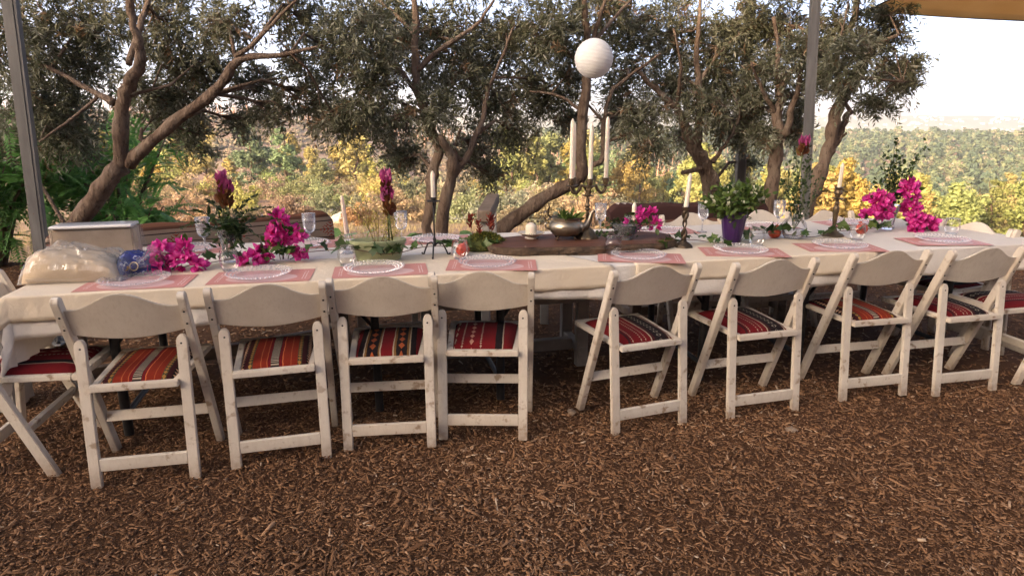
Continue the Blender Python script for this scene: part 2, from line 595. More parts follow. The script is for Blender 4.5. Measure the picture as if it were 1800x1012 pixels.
def chips():
    m, nt, out = nodes('wood_chip')
    a = N(nt, 'Attribute', attribute_name='tint')
    c = ramp(nt, a.outputs['Fac'], [(0, (0.08, 0.037, 0.018)), (0.35, (0.25, 0.125, 0.06)), (0.7, (0.36, 0.192, 0.10)), (0.9, (0.46, 0.28, 0.165)), (1, (0.60, 0.44, 0.30))])
    tc = N(nt, 'TexCoord')
    c = mixc(nt, mth(nt, 'MULTIPLY', noise(nt, tc.outputs['Object'], 160, 4), .55), c, (0.03, 0.017, 0.011))
    bsdf(nt, out, c, 0.85, spec=0.2)
    return m


def chip_field(n, ymin, ymax, lo, hi, wlo, whi, rng, xw):
    y = ymin + (ymax - ymin) * rng.random(n) ** 1.0
    x = (rng.random(n) * 2 - 1) * (xw + .86 * y)
    keep = rng.random(n) < .72 + .4 * (wig(x, y, .42, 7) > -.25)          # trodden patches where the bed shows through
    x, y = x[keep], y[keep]
    n = len(x)
    L = lo + (hi - lo) * rng.random(n) ** 2.6
    Wd = np.minimum(wlo + (whi - wlo) * rng.random(n) ** 1.8, L * .55)
    H = Wd * rng.uniform(.18, .5, n)
    yaw = rng.random(n) * 2 * PI
    pit, rol = rng.normal(0, .22, n), rng.normal(0, .3, n)
    t1 = rng.uniform(.35, 1, n)
    base = np.array([(-1, -1, 0), (1, -1, 0), (1, 1, 0), (-1, 1, 0), (-1, -1, 1), (1, -1, 1), (1, 1, 1), (-1, 1, 1)], float)
    P = np.repeat(base[None], n, 0)
    P[:, :, 0] *= (L / 2)[:, None]
    P[:, :, 1] *= (Wd / 2)[:, None]
    P[:, [1, 2, 5, 6], 1] *= t1[:, None]
    P[:, 4:, 0] *= .92
    P[:, 4:, 1] *= .78
    P[:, 5:7, 0] += (rng.normal(0, .12, n) * L)[:, None]
    P[:, :, 2] = (P[:, :, 2] - .25) * H[:, None]
    P[:, [1, 2, 5, 6], 2] += (rng.normal(0, .05, n) * L)[:, None]
    cp, sp, cr, sr = np.cos(pit), np.sin(pit), np.cos(rol), np.sin(rol)
    x1, y1, z1 = P[..., 0], P[..., 1], P[..., 2]
    y2, z2 = y1 * cr[:, None] - z1 * sr[:, None], y1 * sr[:, None] + z1 * cr[:, None]
    x3, z3 = x1 * cp[:, None] + z2 * sp[:, None], -x1 * sp[:, None] + z2 * cp[:, None]
    cy, sy = np.cos(yaw)[:, None], np.sin(yaw)[:, None]
    X = x3 * cy - y2 * sy + x[:, None]
    Y = x3 * sy + y2 * cy + y[:, None]
    Z = z3 + (ground_z(x, y) + rng.uniform(-.002, .006, n) + .3 * np.abs(np.sin(pit)) * L / 2)[:, None]
    f = np.array([(4, 5, 6, 7), (0, 1, 5, 4), (1, 2, 6, 5), (2, 3, 7, 6), (3, 0, 4, 7)])
    F = (np.arange(n)[:, None, None] * 8 + f[None]).reshape(-1, 4)
    tint = np.clip(rng.beta(1.5, 2.0, n) + .16 * wig(x, y, .8) + (rng.random(n) > .97) * .35, 0, 1)
    return np.stack([X, Y, Z], -1).reshape(-1, 3), F, np.repeat(tint, 8)


rg = np.random.default_rng(5)
sets = [chip_field(68000, 1.45, 3.4, .008, .038, .003, .011, rg, .35), chip_field(16000, 1.45, 3.2, .004, .014, .002, .006, rg, .35), chip_field(25000, 3.2, 6.6, .014, .05, .005, .014, rg, .5),
        chip_field(900, 1.45, 4.2, .03, .09, .006, .016, rg, .35), chip_field(3000, -1.5, 1.5, .02, .07, .006, .016, rg, 2.5)]
V, F, T, o = [], [], [], 0
for v_, f_, t_ in sets:
    V.append(v_); F.append(f_ + o); T.append(t_); o += len(v_)
tag(put('wood_chips', npmesh('wood_chips', np.concatenate(V), np.concatenate(F), chips(), np.concatenate(T))), 'brown wood chips covering the ground under and before the table', 'wood chips', kind='stuff')


# far hills
def far_hill(name, dist, prof, depth, mat, seed):
    a = np.linspace(-1.1, 1.3, 220)
    top = np.interp(a, [p[0] for p in prof], [p[1] for p in prof])
    top = top + dist * .0012 * (wig(a * 14, a * 0 + seed, 1) + .5 * wig(a * 47, a * 0 + seed, 1, 2))
    rows = []
    for k, (fr, dd) in enumerate([(0, 0), (.35, .25), (.7, .55), (.9, .8), (1, 1), (.8, 1.4), (0, 2.2)]):
        d = dist + depth * dd
        z = -60 + (top + 60) * fr
        rows.append(np.stack([a * d, d + 0 * a, z + dist * .0008 * wig(a * 30, a * 0 + k, 1, seed)], -1))
    Vv = np.stack(rows)
    n = len(a)
    i, j = np.meshgrid(np.arange(len(rows) - 1), np.arange(n - 1), indexing='ij')
    F = np.stack([i * n + j, i * n + j + 1, (i + 1) * n + j + 1, (i + 1) * n + j], -1).reshape(-1, 4)
    return tag(put(name, npmesh(name, Vv.reshape(-1, 3), F, mat, smooth=True)), kind='structure'), Vv


MT['far_hill'] = plain('far_hill', (0.13, 0.15, 0.10), (0.27, 0.24, 0.19), scale=.012, rough=.95, spec=.1)
_, near_ridge = far_hill('hills', 1350, [(-1.1, 14), (-.3, 6), (0, 8), (.3, 4), (.55, 7), (.8, 3), (1.3, 8)], 260, MT['far_hill'], 1.0)
far_hill('hills', 2700, [(-1.1, 60), (-.4, 44), (0, 30), (.35, 42), (.6, 28), (.8, 36), (1.3, 30)], 500, MT['far_hill'], 4.0)

# town on the far ridge: specks, nobody could count them
tb, tf = [], []
mb = MB()
for k in range(240):
    a = random.uniform(.30, .98)
    d = random.uniform(1380, 1590)
    f = (d - 1350) / 260
    top = np.interp(a, [.3, .55, .8, 1.3], [4, 7, 3, 8])
    z = -60 + (top + 60) * np.interp(f, [0, .25, .55, .8, 1], [0, .35, .7, .9, 1])
    if random.random() < .45: a = random.choice([.47, .62, .72, .78]) + random.gauss(0, .025)
    mb.box((a * d, d, z + 2), (random.uniform(2, 7), 6, random.uniform(2, 4.5)))
tag(mb.build('distant_town', plain('town_wall', (0.42, 0.40, 0.37), (0.55, 0.52, 0.48), .05, .9)), 'specks of white houses on the far hazy ridge', 'town', kind='stuff')


# ------------------------------------------------------------------ foliage kit for the background
def clump_crown(rng, shape, nclump, per, leaf, clump_r, tintbase=.5, tri=False):
    """leaf-quads gathered into clumps that fill the crown volume; returns V, F, tint. shape(t, rng) gives a point in the unit crown."""
    C = np.array([shape(rng) for _ in range(nclump)])
    n = nclump * per
    ci = np.repeat(np.arange(nclump), per)
    dirs = rng.normal(size=(n, 3))
    dirs /= np.linalg.norm(dirs, axis=1)[:, None]
    rr = clump_r * rng.uniform(.6, 1.25, nclump)[ci]
    P = C[ci] + dirs * (rr * rng.random(n) ** .45)[:, None] * np.array([1, 1, .72])
    s = leaf * rng.uniform(.6, 1.4, n)
    quad = np.array([(-.5, 0, 0), (0, -.30, .06), (.5, 0, 0), (0, .30, .06)]) if not tri else np.array([(-.5, -.3, 0), (.5, -.3, 0), (0, .55, 0)])
    k = len(quad)
    nv = dirs + rng.normal(0, .55, (n, 3)) + np.array([0, 0, .25])          # leaves face outwards from their clump
    nv /= np.linalg.norm(nv, axis=1)[:, None]
    tv = np.cross(nv, rng.normal(size=(n, 3)))
    tv /= np.linalg.norm(tv, axis=1)[:, None]
    Rm = np.stack([tv, np.cross(nv, tv), nv], -1)
    V = np.einsum('nij,kj->nki', Rm, quad) * s[:, None, None] + P[:, None]
    F = np.arange(n * k).reshape(n, k)
    ct = rng.uniform(-.22, .22, nclump)[ci]
    t = np.clip(tintbase + ct + rng.normal(0, .14, n), 0, 1)
    return V.reshape(-1, 3), F, np.repeat(t, k)


def pine_shape(h, w, bot, rng0):
    lobes = [(rng0.uniform(bot, 1), rng0.uniform(0, 2 * PI)) for _ in range(14)]

    def f(rng):
        z, th = lobes[rng.integers(len(lobes))]
        prof = (1 - ((z - bot) / (1 - bot)) ** 1.6) * .75 + .22
        r = w / 2 * prof * math.sqrt(rng.random()) * rng.uniform(.75, 1.1)
        th = th + rng.normal(0, .9)
        return (r * math.cos(th), r * math.sin(th), h * np.clip(z + rng.normal(0, .06), bot - .03, 1.0))
    return f


def make_pine(seed, h, w, bot, nclump=58, per=60):
    rng = np.random.default_rng(seed)
    V, F, T = clump_crown(rng, pine_shape(h, w, bot, rng), nclump, per, .30, w * .14)
    crown = npmesh('crown', V, F, MT['far_leaf'], T)
    mb = MB()
    bend = [(0, 0, -.6)] + [(rng.normal(0, .04) * k, rng.normal(0, .04) * k, h * k / 6) for k in range(7)]
    mb.tube(bend, [.16, .14, .13, .11, .09, .07, .05, .02], 7)
    for k in range(7):
        z = h * rng.uniform(bot * .9, .9)
        th = rng.uniform(0, 2 * PI)
        r = w * .36
        mb.tube([(0, 0, z - .3), (r * .5 * math.cos(th), r * .5 * math.sin(th), z), (r * math.cos(th), r * math.sin(th), z + .25)], [.05, .035, .012], 5)
    return crown, mb.mesh('trunk', MT['pine_bark'])


def bush_shape(w, h):
    def f(rng):
        d = rng.normal(size=3)
        d /= np.linalg.norm(d)
        d[2] = abs(d[2])
        return d * np.array([w / 2, w / 2, h * .86]) * rng.uniform(.55, 1.0) * (1 + .18 * math.sin(3 * math.atan2(d[1], d[0])))
    return f


def make_bush(seed, w, h, nclump=56, per=60, leaf=.11):
    rng = np.random.default_rng(seed)
    V, F, T = clump_crown(rng, bush_shape(w, h), nclump, per, leaf, w * .13)
    V[:, 2] = np.maximum(V[:, 2], -.1)
    crown = npmesh('crown', V, F, MT['far_leaf'], T)
    mb = MB()
    for k in range(5):
        th = rng.uniform(0, 2 * PI)
        mb.tube([(0, 0, -.25), (.12 * w * math.cos(th), .12 * w * math.sin(th), h * .3), (.3 * w * math.cos(th), .3 * w * math.sin(th), h * .68)], [.035, .028, .01], 5)
    return crown, mb.mesh('stems', MT['pine_bark'])


PINES = [make_pine(20 + k, h, w, b) for k, (h, w, b) in enumerate([(6.2, 4.6, .14), (5.4, 4.4, .12), (7.0, 4.2, .16), (5.0, 4.8, .12), (6.6, 3.4, .2)])]
BUSHES = [make_bush(40 + k, w, h, leaf=lf) for k, (w, h, lf) in enumerate([(2.4, 1.6, .12), (2.8, 1.9, .12), (1.8, 1.25, .10), (3.2, 1.7, .13)])]

YEL, GOLD, OLV, GRNP, DRY = (.42, .39, .14), (.45, .35, .13), (.29, .32, .13), (.19, .26, .13), (.38, .27, .18)


LANDMARKS = [(-.72, 'the left steel post'), (-.63, 'the leaning olive trunk'), (-.46, 'the fern vase'), (-.345, 'the tall pink spray'), (-.2, 'the green oval pot'), (-.12, 'the iron candlestick'), (-.045, 'the mossy dish'), (.06, 'the teapot'), (.12, 'the candelabra'), (.18, 'the glass bowl'), (.27, 'the twisted candlestick'), (.34, 'the purple vase'), (.44, 'the carafe'), (.5, 'the brass candlestick'), (.58, 'the right crystal vase'), (.68, 'the rightmost glass'), (.8, 'the right-end chairs')]
HUE = {}


LABELLED = []


def where(a, d, d0, d1, col, kind, belt):
    la, ln = min(LANDMARKS, key=lambda q: abs(q[0] - a))
    side = 'behind' if abs(a - la) < .018 else ('left of' if a < la else 'right of')
    t = (d - d0) / (d1 - d0)
    row = 'nearest row' if t < .25 else 'second row' if t < .5 else 'third row' if t < .75 else 'back row'
    return '%s %s %s %s, %s of the %s' % (HUE[col], kind, side, ln, row, belt)


def stand(name, protos, a, d, s, col, label, cat, group, rng, part):
    x = a * d
    y = d
    k = rng.integers(len(protos))
    o = empty(name, (x, y, float(land_z(x, y))), rng.uniform(0, 6.28), label, cat, group)
    o.scale = (s * rng.uniform(.9, 1.1), s * rng.uniform(.9, 1.1), s * rng.uniform(.88, 1.12))
    crown, tr = protos[k]
    put(part, tr, o)
    c = put('crown', crown, o)
    v = rng.uniform(.8, 1.2)
    c.color = (col[0] * v * rng.uniform(.9, 1.1), col[1] * v, col[2] * v * rng.uniform(.8, 1.2), 1)
    LABELLED.append((label, s / d, o))
    return o


rg = np.random.default_rng(77)
HUE.update({YEL: 'yellow-green', GOLD: 'golden', OLV: 'olive-green', GRNP: 'dark green', DRY: 'dry brown'})
# each row: azimuth range (x/y), distance range, number, scale range, colours, label, group
for a0, a1, d0, d1, n, s0, s1, cols, label, grp in [
    (-.03, .27, 58, 96, 24, .8, 1.15, (YEL, GOLD, YEL, OLV, GRNP), 'middle belt', 'pines behind the middle of the table'),
    (-.40, -.16, 62, 105, 15, .75, 1.2, (GOLD, OLV, GRNP, YEL), 'burnt-slope belt', 'pines below the burnt slope'),
    (.26, .47, 48, 90, 22, .75, 1.05, (YEL, GOLD, YEL, OLV), 'post belt', 'pines behind the steel posts'),
    (.44, .92, 36, 60, 34, .66, .9, (YEL, GOLD, YEL, OLV, OLV), 'near right belt', 'nearest pine belt at right'),
    (.40, .95, 62, 108, 44, .75, 1.0, (OLV, YEL, OLV, DRY), 'far right belt', 'second pine belt at right'),
    (-.75, -.42, 40, 85, 12, .6, .95, (GOLD, OLV, YEL), 'left slope', 'pines on the left slope'),
]:
    for k in range(n):
        a_, d_, col = a0 + (a1 - a0) * (k + rg.random()) / n, rg.uniform(d0, d1), cols[rg.integers(len(cols))]
        stand('pine_tree', PINES, a_, d_, rg.uniform(s0, s1), col, where(a_, d_, d0, d1, col, 'pine', label), 'pine tree', grp, rg, 'trunk')
TAN, ORNG, SAGE, PALE = (.38, .29, .175), (.38, .25, .15), (.25, .26, .16), (.38, .34, .21)
HUE.update({TAN: 'dry tan', ORNG: 'orange-brown', SAGE: 'grey-green', PALE: 'pale straw'})
for a0, a1, d0, d1, n, s0, s1, cols, label, grp in [
    (-.62, -.12, 18, 30, 13, .5, .85, (TAN, ORNG, PALE, TAN, SAGE), 'near slope', 'dry shrubs on the near slope'),
    (-.62, .05, 32, 75, 40, .85, 1.3, (TAN, ORNG, PALE, SAGE, GOLD, OLV, YEL), 'lower left slope', 'rounded shrubs further down the slope'),
    (-.12, .30, 18, 36, 15, .5, .85, (SAGE, PALE, TAN, ORNG, SAGE), 'middle slope', 'shrubs behind the middle of the table'),
    (.25, .85, 22, 36, 22, .6, 1.0, (OLV, SAGE, YEL, OLV), 'right slope', 'shrubs below the terrace at right'),
]:
    for k in range(n):
        a_, d_, col = a0 + (a1 - a0) * (k + rg.random()) / n, rg.uniform(d0, d1), cols[rg.integers(len(cols))]
        stand('shrub', BUSHES, a_, d_, rg.uniform(s0, s1), col, where(a_, d_, d0, d1, col, 'shrub', label), 'shrub', grp, rg, 'stems')

# where two would read the same, say which shows larger
byl = {}
for l_, s_, o in LABELLED: byl.setdefault(l_, []).append((s_, o))
for l_, lst in byl.items():
    if len(lst) > 1:
        lst.sort(key=lambda q: q[0])
        for w_, (s_, o) in zip(('smaller', 'larger') if len(lst) == 2 else ('smallest', 'middle-sized', 'largest') if len(lst) == 3 else ('',) * len(lst), lst):
            o['label'] = (w_ + ' ' + l_).strip()


# ------------------------------------------------------------------ masses: ridge forest, hillside scrub, burnt trunks
def scatter(protos, pts, scl, rng, z_off=0.0):
    V, F, T, o = [], [], [], 0
    for (x, y, z), s in zip(pts, scl):
        v, f, t = protos[rng.integers(len(protos))]
        th = rng.uniform(0, 2 * PI)
        c, sn = math.cos(th), math.sin(th)
        w = v * s
        V.append(np.stack([w[:, 0] * c - w[:, 1] * sn + x, w[:, 0] * sn + w[:, 1] * c + y, w[:, 2] + z + z_off], -1))
        F.append(f + o)
        T.append(np.clip(t * .55 + rng.random() * .55, 0, 1))
        o += len(v)
    return np.concatenate(V), np.concatenate(F), np.concatenate(T)


MT['forest_leaf'] = leafy('ridge_forest_leaf', [(0, (.05, .08, .055)), (.45, (.095, .13, .075)), (.75, (.18, .20, .10)), (.9, (.28, .23, .16)), (1, (.37, .29, .23))], .85, .2)
MT['scrub_leaf'] = leafy('hillside_scrub_leaf', [(0, (.12, .11, .075)), (.35, (.20, .17, .11)), (.6, (.33, .23, .155)), (.8, (.24, .235, .14)), (1, (.42, .34, .22))], .9, .2)
lowp = [clump_crown(np.random.default_rng(60 + k), pine_shape(8.5, 6.0, .12, np.random.default_rng(k)), 15, 11, 1.5, 1.0, tri=True) for k in range(5)]
rg = np.random.default_rng(9)
pts, scl = [], []
for k in range(2700):
    a = rg.uniform(.04, 1.0)
    d = 110 + 430 * rg.random() ** .75
    if a < .3 and d < 240 and rg.random() < .6: continue
    x, y = a * d, d
    pts.append((x, y, float(land_z(x, y)) - .5))
    scl.append(rg.uniform(.6, 1.05))
V, F, T = scatter(lowp, pts, scl, rg)
tag(put('ridge_forest', npmesh('ridge_forest', V, F, MT['forest_leaf'], T)), 'mixed pine forest covering the ridge across the valley at right', 'forest', kind='stuff')
lowb = [clump_crown(np.random.default_rng(80 + k), bush_shape(3.2, 1.7), 9, 10, .75, .55, tri=True) for k in range(4)]
pts, scl = [], []
for k in range(6200):
    a = rg.uniform(-.95, .32)
    d = 75 + 300 * rg.random() ** .85
    if wig(a * d, d, 18, 2) < -.45 + .3 * rg.random(): continue
    x, y = a * d, d
    pts.append((x, y, float(land_z(x, y)) - .1))
    scl.append(rg.uniform(.5, 1.35))
V, F, T = scatter(lowb, pts, scl, rg)
tag(put('hillside_scrub', npmesh('hillside_scrub', V, F, MT['scrub_leaf'], T)), 'low reddish scrub dotting the burnt hillside across the valley', 'scrub', kind='stuff')
mb = MB()
for k in range(900):
    u_ = rg.random()
    a = rg.uniform(-.95, -.02) if u_ < .62 else rg.uniform(-.02, .36)
    d = rg.uniform(300, 395) if u_ < .62 else rg.uniform(130, 300)
    x, y = a * d, d
    z = float(land_z(x, y))
    h = rg.uniform(4.5, 9.5)
    lx, ly = rg.normal(0, .25, 2)
    mb.tube([(x, y, z - .5), (x + lx * .5, y + ly * .5, z + h * .5), (x + lx, y + ly, z + h)], [.20, .15, .04], 4, False)
    for b in range(9):
        t = rg.uniform(.3, .98)
        th = rg.uniform(0, 2 * PI)
        L_ = 1.9 * (1.1 - t)
        mb.tube([(x + lx * t, y + ly * t, z + h * t), (x + lx * t + L_ * math.cos(th), y + ly * t + L_ * math.sin(th), z + h * t + .3 * L_)], [.10, .03], 3, False)
MT['burnt'] = plain('burnt_pine_wood', (0.40, 0.22, 0.15), (0.50, 0.32, 0.23), .5, .95, spec=.1)
tag(mb.build('burnt_pines', MT['burnt']), 'reddish leafless burnt pines standing along the hill crest and valley', 'dead trees', kind='stuff')

# dry grass on the slope below the terrace
rg = np.random.default_rng(55)
n = 5200
a = rg.uniform(-.8, .95, n)
d = 7.6 + 26 * rg.random(n) ** 1.3
gx_, gy_ = a * d, d
ok = wig(gx_, gy_, 2.2, 4) > -.35 + .5 * rg.random(n)
gx_, gy_ = gx_[ok], gy_[ok]
n = len(gx_)
gz_ = land_z(gx_, gy_)
nb = 8
th = rg.uniform(0, 2 * PI, (n, nb))
hh = rg.uniform(.10, .34, (n, 1)) * rg.uniform(.6, 1.1, (n, nb))
ln_ = hh * rg.uniform(.2, .9, (n, nb))
bx_ = gx_[:, None] + rg.normal(0, .05, (n, nb))
by_ = gy_[:, None] + rg.normal(0, .05, (n, nb))
bz_ = np.repeat(gz_[:, None] - .02, nb, 1)
w_ = .006
GV = np.stack([np.stack([bx_ - w_ * np.sin(th), by_ + w_ * np.cos(th), bz_], -1), np.stack([bx_ + w_ * np.sin(th), by_ - w_ * np.cos(th), bz_], -1), np.stack([bx_ + ln_ * np.cos(th), by_ + ln_ * np.sin(th), bz_ + hh], -1)], 2).reshape(-1, 3)
MT['dry_grass'] = leafy('dry_grass', [(0, (.22, .17, .08)), (.6, (.42, .33, .17)), (1, (.55, .46, .27))], .8, .3)
tag(put('dry_grass', npmesh('dry_grass', GV, np.arange(len(GV)).reshape(-1, 3), MT['dry_grass'], np.repeat(np.clip(rg.normal(.5, .25, n * nb), 0, 1), 3))), 'straw-coloured dry grass on the slope below the terrace', 'grass', kind='stuff')

# limestone rocks on the near slope
MT['rock'] = plain('limestone', (0.30, 0.27, 0.24), (0.55, 0.51, 0.46), 3, .9, bstr=.6, bscale=12)
rock_me = []
for k in range(4):
    bm = bmesh.new()
    bmesh.ops.create_icosphere(bm, subdivisions=2, radius=.5)
    for v in bm.verts:
        n = Vector(v.co)
        v.co *= 1 + .28 * float(wig(n.x * 3 + k * 7, n.y * 3 + n.z * 4, 1, k))
        v.co.z *= .6
    me = bpy.data.meshes.new('rock')
    bm.to_mesh(me)
    bm.free()
    me.materials.append(MT['rock'])
    rock_me.append(me)
rg = np.random.default_rng(31)
ROCKS = []
HUE['ROCK'] = 'pale'
for k in range(46):
    a = rg.uniform(-.55, .12) if k < 36 else rg.uniform(.1, .3)
    d = rg.uniform(22, 42)
    o = put('rock', rock_me[k % 4], None, (a * d, d, float(land_z(a * d, d)) + .02), (rg.uniform(-.3, .3), rg.uniform(-.3, .3), rg.uniform(0, 6)), float(rg.uniform(.35, 1.2)))
    tag(o, where(a, d, 22, 42, 'ROCK', 'limestone rock', 'rocky slope'), 'rock', 'limestone rocks on the near slope')
    ROCKS.append((o['label'], float(o.scale[0]) / d, o))

for l_ in {q[0] for q in ROCKS}:
    lst = sorted([q for q in ROCKS if q[0] == l_], key=lambda q: q[1])
    for w_, q in zip({1: ('',), 2: ('smaller', 'larger'), 3: ('smallest', 'middle-sized', 'largest')}.get(len(lst), ('',) * len(lst)), lst):
        q[2]['label'] = (w_ + ' ' + l_).strip()

# the air between
m, nt, out = nodes('haze_air')
pv = N(nt, 'VolumePrincipled')
pv.inputs['Color'].default_value = (0.80, 0.86, 0.97, 1)
pv.inputs['Density'].default_value = 0.00045
pv.inputs['Anisotropy'].default_value = 0.1
nt.links.new(pv.outputs[0], out.inputs['Volume'])
mb = MB().box((200, 1200, -2), (9000, 6000, 220))
tag(mb.build('haze', m), 'thin evening haze filling the valley air', 'haze', kind='stuff')


